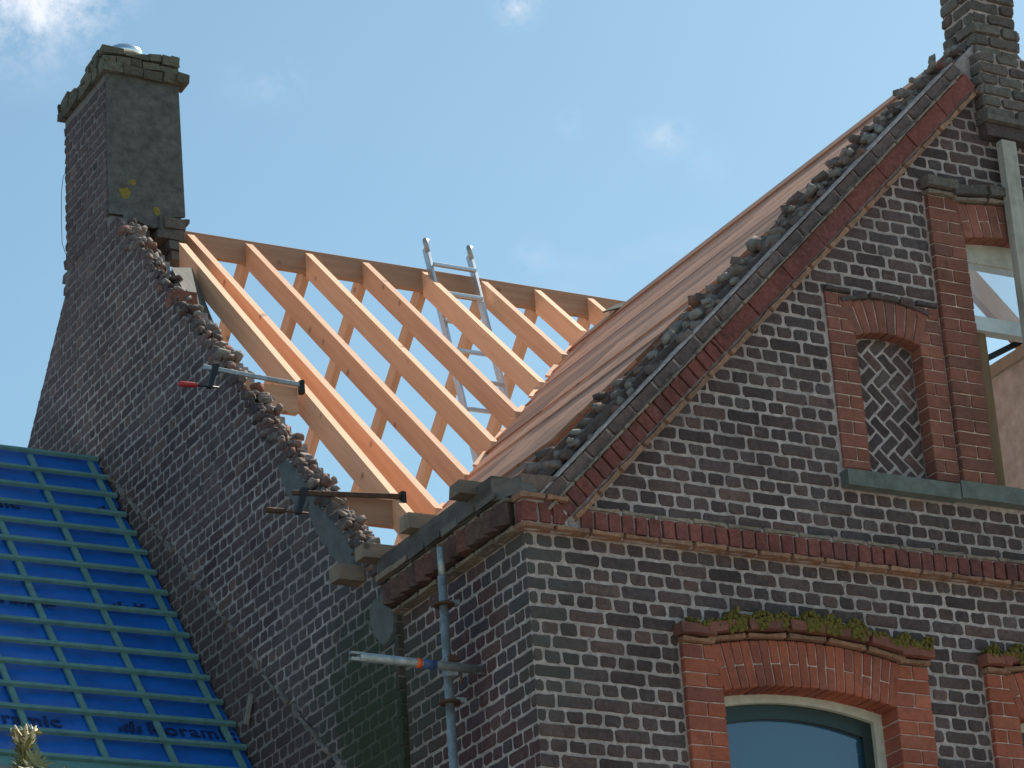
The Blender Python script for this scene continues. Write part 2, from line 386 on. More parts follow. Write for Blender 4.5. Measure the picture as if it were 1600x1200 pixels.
def glass(name, col, alpha=None):
    m, t, bs = new_mat(name); bs.inputs['Base Color'].default_value = (*col, 1); bs.inputs['Roughness'].default_value = .03
    bs.inputs['IOR'].default_value = 1.9; bs.inputs['Specular IOR Level'].default_value = .6
    g = geo(t); bump(t, bs, noise(t, g.outputs['Position'], 3, 2), .02, .02)
    if alpha is not None: bs.inputs['Alpha'].default_value = alpha
    return m
M_GLASS = glass('sky_tinted_glass', (.008, .06, .12))  # blue base colour stands in for the sky reflected in the panes
M_CLEAR = glass('clear_glass', (.75, .85, .9), .22)
M_FELT = plain('felt', (.03, .035, .03), .95)

# ------------------------------------------------------------------ ground
gm, t, bs = new_mat('pale_bounce_ground'); g = geo(t)  # unseen ground, its pale tone chosen to bounce sunlight onto the shaded walls
c = mix(t, mrange(t, noise(t, g.outputs['Position'], .7, 8), .35, .65), (.19, .185, .16), (.26, .25, .22))
c = mix(t, 1.0, c, mrange_col(t, noise(t, g.outputs['Position'], 40, 4), .7, 1.25), 'MULTIPLY')
t.links.new(c, bs.inputs['Base Color']); bs.inputs['Roughness'].default_value = 1
ZG = -7.1
o = MB().add([(-1500, -1500, ZG), (1500, -1500, ZG), (1500, 1500, ZG), (-1500, 1500, ZG)], [(0, 1, 2, 3)]).build('ground', gm, None)
o['kind'] = 'structure'

# ------------------------------------------------------------------ brick wall generator
CH = .0788; BL = .22; JT = .0112
def variants(mat, n, L, H, **k):
    out = []
    for i in range(n):
        mb = MB(); brick(mb, [(-L/2, -H/2), (L/2, -H/2), (L/2, H/2), (-L/2, H/2)], LOCAL, **k); out.append(mb.mesh('brick', mat))
    return out
def lay(fr, wall, mat, ulo, uhi, zlo, zhi, first, excl, hps, ind_max=300, stretch0=None, skip=None, vis=None, wig=.002, corner=True, **bk):
    """lay alternating stretcher and header courses; excl: list of functions z-> (u0,u1) closed spans"""
    O, Uv, Wv, Nv = fr
    full = {}
    for kind, L in (('s', BL-JT), ('h', BL/2-JT)): full[kind] = variants(mat, 14, L, CH-JT, **bk)
    rot = Matrix((Uv, -Nv, Wv)).transposed().to_4x4()     # local x->U, y->-N, z->W
    items = []
    k0 = math.floor(zlo/CH); k1 = math.ceil(zhi/CH)
    for k in range(k0, k1):
        z0, z1 = k*CH, (k+1)*CH
        if z0 < zlo-1e-6 or z1 > zhi+1e-6: continue
        st = (k % 2 == 0) == first
        L = BL if st else BL/2
        off = 0. if not st else (BL/2 if (k//2) % 2 == 0 else 0.)
        if not st: off = BL/4
        u = ulo-off
        zc = (z0+z1)/2; spans = [(ulo, uhi)]
        for e in excl:
            r = e(zc)
            if r is None: continue
            ns = []
            for a, b in spans:
                if r[1] <= a or r[0] >= b: ns.append((a, b)); continue
                if r[0] > a: ns.append((a, r[0]))
                if r[1] < b: ns.append((r[1], b))
            spans = ns
        while u < uhi:
            L1 = L
            for a, b in spans:
                x0, x1 = max(u, a), min(u+L1, b)
                if x1-x0 < .035: continue
                a0, a1 = x0+(JT/2 if x0 > ulo+1e-6 or not corner else -.002), x1-JT/2; b0, b1 = z0+JT/2, z1-JT/2
                pl = [(a0, b0), (a1, b0), (a1, b1), (a0, b1)]; cut = False
                for h in (hps if zc > .1 or O.x < -.01 else ()):
                    q = clip(pl, h)
                    if len(q) != len(pl) or parea(q) < parea(pl)-1e-7: cut = True
                    pl = q
                    if len(pl) < 3: break
                if len(pl) < 3 or parea(pl) < .0009: continue
                if skip and skip((a0+a1)/2, zc): continue
                items.append((pl, cut, 's' if st else 'h', (a0, a1, b0, b1)))
            u += L
    def show(it):
        a0, a1, b0, b1 = it[3]; c = O+Uv*(a0+a1)/2+Wv*(b0+b1)/2
        if not inframe(c) or (vis and not vis((a0+a1)/2, (b0+b1)/2)): return 0
        p = [project(O+Uv*u+Wv*v) for u, v in it[0]]
        return parea(p)
    sc = sorted(((show(it), i) for i, it in enumerate(items)), reverse=True)
    ind = set(i for s, i in sc[:ind_max] if s > 0)
    rest = MB()
    for i, it in enumerate(items):
        pl, cut, kind, (a0, a1, b0, b1) = it
        du, dz = U(-wig, wig), U(-wig, wig)
        if i in ind:
            if cut:
                mb = MB(); brick(mb, pl, fr, **bk); mb.build('brick', mat, wall)
            else:
                me = rng.choice(full[kind]); Ln = (BL if kind == 's' else BL/2)-JT
                sx = (a1-a0)/Ln*(1 if U(0, 1) < .5 else -1); 
                s = Matrix.Diagonal((abs(sx), 1, U(.95, 1.03), 1))
                wm = Matrix.Translation(O+Uv*((a0+a1)/2+du)+Wv*((b0+b1)/2+dz)+Nv*U(-.002, .002)) @ rot @ Matrix.Rotation(U(-.012, .012), 4, 'Y') @ s
                part('brick', me, wall, wm)
        else:
            brick(rest, [(p[0]+du, p[1]+dz) for p in pl], fr, **bk)
    if rest.v: rest.build('brickwork', mat, wall, kind='stuff')
    return len(items)
def arc(x0, x1, zs, rise, n=10):
    h = (x1-x0)/2; R = (h*h+rise*rise)/(2*rise); cx = (x0+x1)/2; cz = zs+rise-R
    a = math.asin(min(1, h/R)); return [(cx+R*math.sin(-a+2*a*i/n), cz+R*math.cos(-a+2*a*i/n)) for i in range(n+1)]

# ------------------------------------------------------------------ BRICK HOUSE (front gable + side wall)
XA = 3.55; XR = 2*XA
RK, RB = 1.0186, -.218                        # lower edge of the raking cornice: z = RK*x + RB
RH = math.hypot(1, RK)
house = thing('brick_house', 'dark brick house with red brick window arches and unfinished timber roof', 'house', (XA, 2.5, ZG))
WINS = [(1.116, 2.214, -.775, .062, .885, 2.45), (3.04, 4.06, -.772, .06, 2.85, 4.25), (2*XA-2.214, 2*XA-1.116, -.775, .062, 2*XA-2.45, 2*XA-.885)]
WBOT = -2.35
NX0, NX1, NZ0, NZS, NRISE = 2.245, 2.69, .60, 1.425, .045
UX0, UX1, UZ0, UZS, URISE = 3.095, 4.005, .60, 2.17, .045
holes = []
HG = .014
for (a, b, zs, rs, _, _) in WINS: holes.append([(a-HG, WBOT), (b+HG, WBOT)]+list(reversed(arc(a-HG, b+HG, zs+HG, rs))))
for (a, b) in ((NX0, NX1), (2*XA-NX1, 2*XA-NX0)): holes.append([(a-HG, NZ0), (b+HG, NZ0)]+list(reversed(arc(a-HG, b+HG, NZS+HG, NRISE))))
holes.append([(UX0-HG, UZ0), (UX1+HG, UZ0)]+list(reversed(arc(UX0-HG, UX1+HG, UZS+HG, URISE))))
gt = .087                                      # wall top: z = RK*x + gt
outer = [(.004, ZG), (XR-.004, ZG), (XR-.004, gt+.12), (XR-.25, RK*.25+gt), (XA, RK*XA+gt), (.25, RK*.25+gt), (.004, gt+.12)]
fw = MB().prism(outer, holes, FR_G, -.30, -.002).build('front_wall', M_MORT, house)
def ex_rect(u0, u1, z0, z1): return lambda z: (u0, u1) if z0 < z < z1 else None
exG = [ex_rect(e0-.004, e1+.004, -9, -.47) for (_, _, _, _, e0, e1) in WINS]
exG += [ex_rect(2.055, 2.86, .5, 1.665), ex_rect(2*XA-2.86, 2*XA-2.055, .5, 1.665), ex_rect(2.855, 2*XA-2.855, .5, 2.46)]
exG += [ex_rect(2.03, 2*XA-2.03, .46, .6), ex_rect(-1, 99, 0, .16), ex_rect(3.325, 3.775, 2.93, 9)]
off_r = RB+.01
hpG = [(-RK, 1, off_r), (RK, 1, off_r+RK*XR)]
def visG(u, v):
    return u < 3.78
lay(FR_G, fw, M_BRICK, .004, XR-.004, -33*CH, 3.5, True, exG, hpG, 300, vis=visG)

# side wall S, x = 0 facing -x
YS = 1.43
sw = MB().prism([(.302, ZG), (YS, ZG), (YS, .22), (.302, .22)], [], FR_S(0), -.30, -.002).build('side_wall', M_MORT, house)
MB().prism([(.0, ZG), (.3015, ZG), (.3015, .22), (.0, .22)], [], FR_S(0), -.0035, -.002).build('quoin_mortar', M_MORT, sw)
lay(FR_S(0), sw, M_BRICK_S, .0, YS, -33*CH, 0, False, [], [], 220)

# unseen walls of the house
MB().box((XR-.3, .302, ZG), (XR, 9.9, .2)).build('far_side_wall', M_ANNEX, house)
MB().box((.305, 9.6, ZG), (XR-.301, 9.9, .2)).build('back_wall', M_ANNEX, house)
MB().box((.31, .31, .10), (XR-.31, 9.59, .16)).build('attic_floor', M_OLDW, house)
MB().box((4.75, .32, .17), (4.9, 4.4, 2.28)).build('interior_wall', M_PLASTERW, house, 'pale patchy plastered wall inside the attic')
MB().box((4.72, .32, 2.281), (4.93, 4.4, 2.36)).build('wall_plate', M_CREAM, house)

# --- cornice (string course) on the front
cor = MB().box((-.03, -.03, .004), (XR+.03, -.003, .165)).build('string_course', M_MORT, house)
def course_front(name, mat, x0, x1, z0, z1, pitch, proud, parent, jt=.006, ind=True, **k):
    x = x0; rest = MB()
    while x < x1-.02:
        e = min(x+pitch*U(.96, 1.04), x1)
        pl = [(x+jt/2, z0), (e-jt/2, z0), (e-jt/2, z1), (x+jt/2, z1)]
        if ind and e < 3.85:
            mb = MB(); brick(mb, pl, FR_G, proud=proud+U(-.004, .004), base=-.002, **k); mb.build(name, mat, parent)
        else: brick(rest, pl, FR_G, proud=proud, base=-.002, **k)
        x = e
    if rest.v: rest.build(name+'_run', mat, parent, kind='stuff')
course_front('fillet_brick', M_ORANGE, -.055, XR, .002, .030, .21, .066, cor, r=.004, jit=.002, inset=.008)
course_front('cornice_brick', M_RED_CORN, .315, XR-.3, .034, .140, .083, .048, cor, jt=.010, r=.005, jit=.002, inset=.004)
course_front('fillet_brick', M_GREYFIL, .36, XR-.3, .144, .170, .22, .040, cor, r=.004, jit=.003, inset=.008)
# kneeler at the corner
kn = MB().box((-.035, -.05, .031), (.235, -.003, .20)).build('kneeler', M_MORT, house)
for a, b in ((-.04, .055), (.062, .135), (.143, .215)):
    mb = MB(); brick(mb, [(a, .034), (b, .036), (b-.002, .150), (a, .152)], FR_G, proud=.062, base=-.002, r=.006, jit=.003); mb.build('cornice_brick', M_RED_CORN, kn)
for a, b in ((-.06, .10), (.104, .235)):
    mb = MB(); brick(mb, [(a, .158), (b, .160), (b, .190), (a, .192)], FR_G, proud=.085, base=-.002, r=.004, jit=.003); mb.build('fillet_brick', M_ORANGE, kn)

# --- raking cornice on the front gable
def rake(sign, full):
    t = Vector((1/RH, 0, RK/RH)); n = Vector((-RK/RH, 0, 1/RH))
    Oo = Vector((0, 0, RB))
    if sign < 0:
        t = Vector((-1/RH, 0, RK/RH)); n = Vector((RK/RH, 0, 1/RH)); Oo = Vector((XR, 0, RB))
    fr = (Oo, t, n, -Y); s1 = (3.34 if sign > 0 else 3.33)*RH; s0 = .30*RH
    rk = MB().prism([(s0, -.008), (s1, -.008), (s1, .215), (s0-.10, .215), (s0-.16, .10)], [], fr, -.0, .036).build('raking_cornice', M_MORT, house)
    def run(name, mat, sa, sb, w0, w1, pitch, proud, jt, **k):
        s = sa; rest = MB()
        while s < sb-.02:
            e = min(s+pitch*U(.95, 1.05), sb); pl = [(s+jt/2, w0), (e-jt/2, w0), (e-jt/2, w1), (s+jt/2, w1)]
            if full: mb = MB(); brick(mb, pl, fr, proud=proud+U(-.004, .004), base=.002, **k); mb.build(name, mat, rk)
            else: brick(rest, pl, fr, proud=proud, base=.002, **k)
            s = e
        if rest.v: rest.build(name+'_run', mat, rk, kind='stuff')
    run('fillet_brick', M_ORANGE, s0-.02, s1, -.008, .026, .215, .066, .006, r=.004, jit=.003, inset=.010)
    run('rake_brick', M_RED_CORN, s0-.12, 1.35*RH, .034, .138, .083, .055, .010, r=.005, jit=.002, inset=.004)
    run('rake_brick', M_RED_CORN, 1.35*RH, s1, .034, .138, .36, .055, .003, r=.003, jit=.001, inset=.003)
    run('fillet_brick', M_GREYFIL, s0-.12, s1, .141, .157, .24, .075, .005, r=.003, jit=.003, inset=.006)
    MB().prism([(s0-.10, .224), (s1, .224), (s1, .237), (s0-.06, .237)], [], fr, -.06, .038).build('mortar_bed', M_MORT, rk)
    run('coping_brick', M_COPE, s0-.10, s1, .160, .222, .215, .052, .013, r=.007, jit=.003, inset=.006)
    return rk
rake(1, True); rake(-1, False)

# --- cornice on the side wall: slanted bricks under the gutter
sc_ = MB().box((-.028, .0, .004), (-.003, YS, .16)).build('side_cornice', M_MORT, house)
y = .04
while y < YS-.05:
    mb = MB(); c = Vector((-.045, y+.05, .10)); R = Matrix.Rotation(math.radians(U(24, 34)), 3, 'Z')
    mb.box(c-Vector((.075, .047, .06+U(-.006, .006))), c+Vector((.06, .047, .058)), .004, None)
    mb.v = [tuple(c+R @ (Vector(p)-c)) for p in mb.v]
    mb.build('cornice_brick', M_CORN_S, sc_); y += .098*U(.93, 1.07)
y = .0
while y < YS-.05:
    e = min(y+.22, YS); mb = MB(); brick(mb, [(y+.003, .002), (e-.003, .002), (e-.003, .030), (y+.003, .030)], FR_S(0), proud=.066, base=-.002, r=.004, jit=.003, inset=.008)
    mb.build('fillet_brick', M_GREYFIL, sc_); y = e
y = .02
while y < YS-.05:
    e = min(y+U(.18, .3), YS); mb = MB(); brick(mb, [(y+.003, .166), (e-.003, .166), (e-.003, .192), (y+.003, .192)], FR_S(0), proud=.095+U(-.01, .008), base=-.002, r=.004, jit=.004, inset=.008)
    mb.build('fillet_brick', M_GREYFIL, sc_); y = e

# --- window surrounds, arches, frames
def jamb(parent, x0, x1, z0, z1, proud, depth, mat, inner):
    """inner: +1 opening lies at larger x; core + coursed red bricks"""
    MB().box((x0+.006, -proud+.006, z0), (x1-.006, depth, z1)).build('mortar_bed', M_MORT_RED, parent)
    k = math.floor(z1/CH)
    i = 0; z = z1
    while z > z0+.03:
        zb = max(z-CH, z0); W = x1-x0
        cuts = [x0, x1] if i % 2 else [x0, x0+W*(.52 if W > .2 else .5)+U(-.01, .01), x1]
        for a, b in zip(cuts, cuts[1:]):
            mb = MB(); jt = .007
            brick(mb, [(a+(jt/2 if a > x0 else 0), zb+jt/2), (b-(jt/2 if b < x1 else 0), zb+jt/2), (b-(jt/2 if b < x1 else 0), z-jt/2), (a+(jt/2 if a > x0 else 0), z-jt/2)],
                  FR_G, proud=proud+.002+U(-.002, .002), base=proud-.004, inset=.004, r=.004, jit=.0015, depth=depth-.004, rough=.001)
            mb.build('red_brick', mat, parent)
        z = zb; i += 1
def voussoirs(parent, x0, x1, zs, rise, hgt, n, proud, depth, mat, split=True):
    lo = arc(x0, x1, zs, rise, n); h = (x1-x0)/2; R = (h*h+rise*rise)/(2*rise); cx, cz = (x0+x1)/2, zs+rise-R
    def out(p, d): v = Vector((p[0]-cx, p[1]-cz)).normalized(); return (p[0]+v.x*d, p[1]+v.y*d)
    MB().prism([out(p, .008) for p in lo]+[out(p, hgt-.006) for p in reversed(lo)], [], FR_G, -depth, proud-.008).build('mortar_bed', M_MORT_RED, parent)
    for i in range(n):
        a, b = Vector(lo[i]), Vector(lo[i+1]); e = (b-a)*.06
        a2, b2 = a+e, b-e
        segs = [(0, hgt)] if (not split or i % 2) else ([(0, hgt*.48), (hgt*.51, hgt)])
        for d0, d1 in segs:
            mb = MB(); brick(mb, [out(a2, d0), out(b2, d0), out(b2, d1), out(a2, d1)], FR_G, proud=proud+U(-.002, .002), base=proud-.006, inset=.004, r=.004, jit=.0015, depth=depth-.005, rough=.001)
            mb.build('arch_brick', mat, parent)
    return lo, out
def strip_arc(mb, x0, x1, zs, rise, w0, w1, d0, d1, n=12):
    h = (x1-x0)/2; R = (h*h+rise*rise)/(2*rise); cx, cz = (x0+x1)/2, zs+rise-R
    lo = arc(x0, x1, zs, rise, n)
    def out(p, d): v = Vector((p[0]-cx, p[1]-cz)).normalized(); return (p[0]+v.x*d, p[1]+v.y*d)
    mb.prism([out(p, w0) for p in lo]+[out(p, w1) for p in reversed(lo)], [], FR_G, d0, d1)
def label_course(parent, mat, x0, x1, e0, e1, zs, rise, w0, w1, proud, n, ear_z, name='hood_brick'):
    h = (x1-x0)/2; R = (h*h+rise*rise)/(2*rise); cx, cz = (x0+x1)/2, zs+rise-R
    lo = arc(x0, x1, zs, rise, n)
    def out(p, d): v = Vector((p[0]-cx, p[1]-cz)).normalized(); return (p[0]+v.x*d, p[1]+v.y*d)
    for i in range(n):
        a, b = Vector(lo[i]), Vector(lo[i+1]); e = (b-a)*.012
        mb = MB(); brick(mb, [out(a+e, w0), out(b-e, w0), out(b-e, w1), out(a+e, w1)], FR_G, proud=proud+U(-.003, .003), base=-.002, inset=.008, r=.004, jit=.002); mb.build(name, mat, parent)
    for a, b in ((e0, x0-.006), (x1+.006, e1)):
        mb = MB(); brick(mb, [(a, ear_z), (b, ear_z), (b, ear_z+(w1-w0)), (a, ear_z+(w1-w0))], FR_G, proud=proud+U(-.002, .002), base=-.002, inset=.008, r=.004, jit=.002); mb.build(name, mat, parent)

def low_window(spec, only=None):
    a, b, zs, rs, e0, e1 = spec; W = b-a
    su = part('window_surround', MB().box((e0+.02, -.008, -1.9), (e0+.03, -.003, -1.8)).mesh('surround_core', M_MORT_RED), house)
    jamb(su, e0, a, -1.50, zs+.245, .03, .17, M_RED, 1); jamb(su, b, e1, -1.50, zs+.245, .03, .17, M_RED, -1)
    for (p, q) in ((e0, a), (b, e1)):
        MB().box((p+.002, -.030, WBOT), (q-.002, .17, -1.501)).build('lower_jamb', M_RED, su)
    voussoirs(su, a, b, zs, rs, .255, 20, .032, .17, M_RED)
    label_course(su, M_ORANGE, a-.03, b+.03, e0-.012, e1+.012, zs, rs, .262, .292, .055, 5, zs+.248)
    label_course(su, M_RED_UP, a-.03, b+.03, e0-.03, e1+.03, zs, rs, .298, .362, .085, 5, zs+.284)
    win = part('window', MB().prism([(a-.03, WBOT), (b+.03, WBOT)]+list(reversed(arc(a-.03, b+.03, zs, rs))), [[(a+.035, WBOT+.06), (b-.055, WBOT+.06)]+list(reversed(arc(a+.035, b-.055, zs-.045, rs)))], FR_G, -.21, -.12).mesh('frame', M_CREAM), house, label='cream painted arched window frame')
    MB().prism([(a+.03, WBOT+.05), (b-.05, WBOT+.05)]+list(reversed(arc(a+.03, b-.05, zs-.04, rs))), [[(a+.07, WBOT+.1), (b-.115, WBOT+.1)]+list(reversed(arc(a+.07, b-.115, zs-.125, rs)))], FR_G, -.205, -.150).build('sash', M_SASH, win)
    MB().prism([(a+.05, WBOT+.07), (b-.10, WBOT+.07)]+list(reversed(arc(a+.05, b-.10, zs-.11, rs))), [], FR_G, -.19, -.178).build('pane', M_GLASS, win)
for sp in WINS: low_window(sp)

# --- bricked-in niche with herringbone filling
def niche(mirror):
    f = (lambda x: 2*XA-x) if mirror else (lambda x: x)
    x0, x1 = sorted((f(NX0), f(NX1))); o0, o1 = sorted((f(2.062), f(2.848)))
    ni = part('blind_window', MB().prism([(x0-.02, NZ0-.02), (x1+.02, NZ0-.02), (x1+.02, NZS+NRISE+.02), (x0-.02, NZS+NRISE+.02)], [], FR_G, -.14, -.088).mesh('niche_back', M_MORT), house,
              label='bricked-in window filled with diagonal herringbone brick')
    jamb(ni, o0, x0, NZ0, NZS+.255, .012, .086, M_RED_UP, 1); jamb(ni, x1, o1, NZ0, NZS+.255, .012, .086, M_RED_UP, -1)
    voussoirs(ni, x0, x1, NZS, NRISE, .205, 8, .014, .086, M_RED_UP, False)
    label_course(ni, M_BRICK, x0, x1, o0-.004, o1+.0, NZS, NRISE, .212, .244, .026, 3, NZS+.258)

    Lb, Wb, s = .143, .0715, math.sqrt(.5)
    top = arc(x0, x1, NZS, NRISE, 6)
    hps = [(-1, 0, -x0-.002), (1, 0, x1-.002), (0, -1, -NZ0-.002)]
    for i in range(6):
        p, q = top[i], top[i+1]; dx, dz = q[0]-p[0], q[1]-p[1]; hps.append((-dz, dx, -dz*p[0]+dx*p[1]))
    cx, cz = (x0+x1)/2+.02, 1.0; j = .012
    for i in range(-16, 17):
        for k in range(-8, 9):
            # herringbone cell: horizontal brick at (i+2k.., i) and vertical brick, in units of Wb
            for vert in (0, 1):
                ux = i*Wb+k*4*Wb*0+ (k*2*Lb if False else 0)
                bx = (i + 4*k)*Wb; by = i*Wb
                if vert: r = (bx, by+Wb-2*Wb-Wb+Wb*0, Wb, Lb)
                else: r = (bx+Wb*1, by-0*Wb, Lb, Wb)
                if vert: r = (bx, by, Wb, Lb)
                else: r = (bx+Wb, by, Lb, Wb)
                q = [(r[0]+j/2, r[1]+j/2), (r[0]+r[2]-j/2, r[1]+j/2), (r[0]+r[2]-j/2, r[1]+r[3]-j/2), (r[0]+j/2, r[1]+r[3]-j/2)]
                pl = [(cx+(u+v)*s, cz+(v-u)*s) for u, v in q]
                for h in hps:
                    pl = clip(pl, h)
                    if len(pl) < 3: break
                if len(pl) < 3 or parea(pl) < .0007: continue
                mb = MB(); brick(mb, pl, FR_G, proud=-.084, base=-.092, inset=.005, r=.006, jit=.003); mb.build('brick', M_BRICK, ni)
niche(False); niche(True)

# --- upper window
us = part('window_surround', MB().box((2.9, -.01, .62), (2.91, -.004, .63)).mesh('surround_core', M_MORT_RED), house)
jamb(us, 2.862, UX0, UZ0, UZS+.245, .035, .15, M_RED_UP, 1); jamb(us, UX1, 2*XA-2.862, UZ0, UZS+.245, .035, .15, M_RED_UP, -1)
voussoirs(us, UX0, UX1, UZS, URISE, .215, 13, .037, .15, M_RED_UP)
label_course(us, M_GREYFIL, UX0-.02, UX1+.02, 2.85, 2*XA-2.85, UZS, URISE, .222, .250, .058, 4, UZS+.248)
label_course(us, M_PINN, UX0-.02, UX1+.02, 2.835, 2*XA-2.835, UZS, URISE, .256, .325, .085, 4, UZS+.284)
si = part('window_sill', MB().box((2.035, -.075, .478), (2.798, -.003, .572)).mesh('sill', M_SILL), house, label='green-grey stone sill under the upper windows')
MB().box((2.806, -.078, .490), (4.296, -.003, .592)).build('sill_stone', M_SILL, si)
MB().box((4.304, -.075, .478), (2*XA-2.035, -.003, .572)).build('sill_stone', M_SILL, si)
uw = part('window', MB().prism([(UX0-.02, 2.075), (UX1+.02, 2.075)]+list(reversed(arc(UX0-.02, UX1+.02, UZS, URISE))), [], FR_G, -.17, -.075).mesh('frame_head', M_CREAM), house, label='upper window with glazed top light and open lower half')
MB().box((UX0+.008, .085, .605), (UX0+.155, .165, 1.62)).build('frame_post', M_FRAME, uw, 'brown weathered timber window post')
MB().box((UX0+.158, .12, .605), (UX0+.182, .175, 1.60)).build('frame_bead', M_WHITE, uw)
MB().box((UX1-.155, .085, .605), (UX1-.008, .165, 1.62)).build('frame_post', M_FRAME, uw)
MB().box((UX0+.002, .10, .597), (UX0+.007, .145, 1.6)).build('frame_packing', M_NEW, uw)
MB().box((UX0+.005, .05, 1.625), (UX1-.005, .125, 1.715)).build('top_light_rail', M_WHITE, uw)
MB().box((UX0+.005, .06, 1.716), (UX0+.03, .12, 2.074)).build('top_light_stile', M_WHITE, uw)
MB().box((UX1-.03, .06, 1.716), (UX1-.005, .12, 2.074)).build('top_light_stile', M_WHITE, uw)
MB().box((UX0+.031, .085, 1.717), (UX1-.031, .091, 2.074)).build('pane', M_CLEAR, uw)
MB().beam((3.25, .19, 1.50), (3.80, .19, 1.80), .025, .035).build('window_stay', M_BLACK, uw)

# --- pinnacle on the gable apex
pn = part('pinnacle', MB().box((3.345, -.085, 2.98), (3.755, .30, 3.44)).mesh('pinnacle_core', M_MORT), house, label='rough grey-green brick pinnacle standing on the gable apex')
MB().box((3.395, -.012, 3.441), (3.705, .27, 4.25)).build('shaft_core', M_MORT, pn)
def ring_courses(parent, mat, x0, x1, y0, y1, z0, z1, ch, mess):
    z = z0; i = 0
    while z < z1-.01:
        e = z+ch; o = U(-mess, mess)
        for fr, a, b in (((Vector((0, y0+o, 0)), X, Z, -Y), x0+o, x1-o), ((Vector((x0+o, 0, 0)), Y, Z, -X), y0+o, y1), ((Vector((x1-o, 0, 0)), Y, Z, X), y0+o, y1)):
            L = b-a; cuts = [a, a+L*(.33 if i % 2 else .62)+U(-.02, .02), b]
            if L > .36: cuts = [a, a+L*(.3 if i % 2 else .5), a+L*(.72 if i % 2 else .8), b]
            for p, q in zip(cuts, cuts[1:]):
                mb = MB(); brick(mb, [(p+.004, z+.004), (q-.004, z+.004), (q-.004, e-.006), (p+.004, e-.006)], fr, proud=U(-.006, .008), base=-.03, inset=.008, r=.012, jit=.004, rough=.004); mb.build('brick', mat, parent)
        z = e; i += 1
ring_courses(pn, M_PINN, 3.33, 3.77, -.10, .31, 2.985, 3.44, CH*.97, .008)
ring_courses(pn, M_PINN, 3.38, 3.72, -.03, .28, 3.445, 4.25, CH*1.02, .012)
MB().box((3.322, -.118, 2.958), (3.782, .0, 2.992), .006).build('corbel_stone', M_PINN, pn)
MB().box((3.335, -.085, 2.87), (3.775, .0, 2.953), .004).build('corbel_stone', M_BRICK, pn)

# --- rubble on top of the front gable wall
def chunk_meshes(mat, n, base):
    out = []
    for i in range(n):
        L, Wd, H = base[0]*U(.5, 1.1), base[1]*U(.6, 1.2), base[2]*U(.6, 1.15); mb = MB()
        vs = [Vector((sx*L/2*U(.6, 1.1), sy*Wd/2*U(.6, 1.1), sz*H/2*U(.65, 1.1))) for sx in (-1, 1) for sy in (-1, 1) for sz in (-1, 1)]
        ext = [Vector((sx*L/2*U(.9, 1.15), U(-.2, .2)*Wd, U(-.2, .2)*H)) for sx in (-1, 1)]+[Vector((U(-.2, .2)*L, s*Wd/2*U(.95, 1.2), U(-.2, .2)*H)) for s in (-1, 1)]+[Vector((U(-.25, .25)*L, U(-.2, .2)*Wd, s*H/2*U(.9, 1.2))) for s in (-1, 1)]
        fs = [(0,1,3,2), (4,6,7,5), (0,4,5,1), (2,3,7,6), (0,2,6,4), (1,5,7,3)]
        V = vs+ext; F = []
        for q, c in zip(fs, (8, 9, 10, 11, 12, 13)):
            for k in range(4): F.append((q[k], q[(k+1) % 4], c))
        mb.add(V, F, True); out.append(mb.mesh('broken_brick', mat))
    return out
CH_R = chunk_meshes(M_RUBBLE, 16, (.20, .10, .065)); CH_M = chunk_meshes(M_LUMP, 8, (.07, .06, .03))
def chunk(parent, p, rz, big=1.0, ms=CH_R, tilt=.25, name='broken_brick'):
    wm = Matrix.Translation(Vector(p)) @ Matrix.Rotation(rz, 4, 'Z') @ Matrix.Rotation(U(-tilt, tilt), 4, 'X') @ Matrix.Rotation(U(-tilt, tilt), 4, 'Y') @ Matrix.Diagonal((big*U(.8, 1.15), big*U(.8, 1.15), big*U(.8, 1.15), 1))
    return part(name, rng.choice(ms), parent, wm)
rub = part('broken_wall_top', MB().prism([(.04, .18), (3.38, RK*3.38+.05), (3.38, RK*3.38+.10), (.04, .24)], [], (Vector((0, .20, 0)), X, Z, -Y), 0, .135).mesh('rubble_bed', M_RUBBLE), house, label='broken brick and mortar along the top of the front gable')
MB().prism([(.04, .20), (3.38, RK*3.38+.05), (3.38, RK*3.38+.115), (.04, .290)], [], (Vector((0, .312, 0)), X, Z, -Y), 0, .11).build('rubble_core', M_RUBBLE, rub)
x = .10
while x < 3.36:
    for yy, dz in ((.06, .085), (.12, .105), (.18, .125), (.24, .150), (.29, .165)):
        if U(0, 1) < .1: continue
        chunk(rub, (x+U(-.03, .03), yy+U(-.02, .02), RK*x+dz+U(-.02, .025)), U(-.6, .6)+1.57*(U(0, 1) < .5), U(.6, 1.0)*(1 if x < 2.2 else .8), tilt=.35)
    for q in range(4):
        chunk(rub, (x+U(-.06, .06), U(.04, .30), RK*x+.135+U(-.03, .04)), U(0, 3), U(.6, 1.6), CH_M, 1.0, 'mortar_lump')
    x += .095
MB().box((-.015, -.03, .197), (.205, .16, .31), .018).build('kneeler_stone', M_RUBBLE, rub)

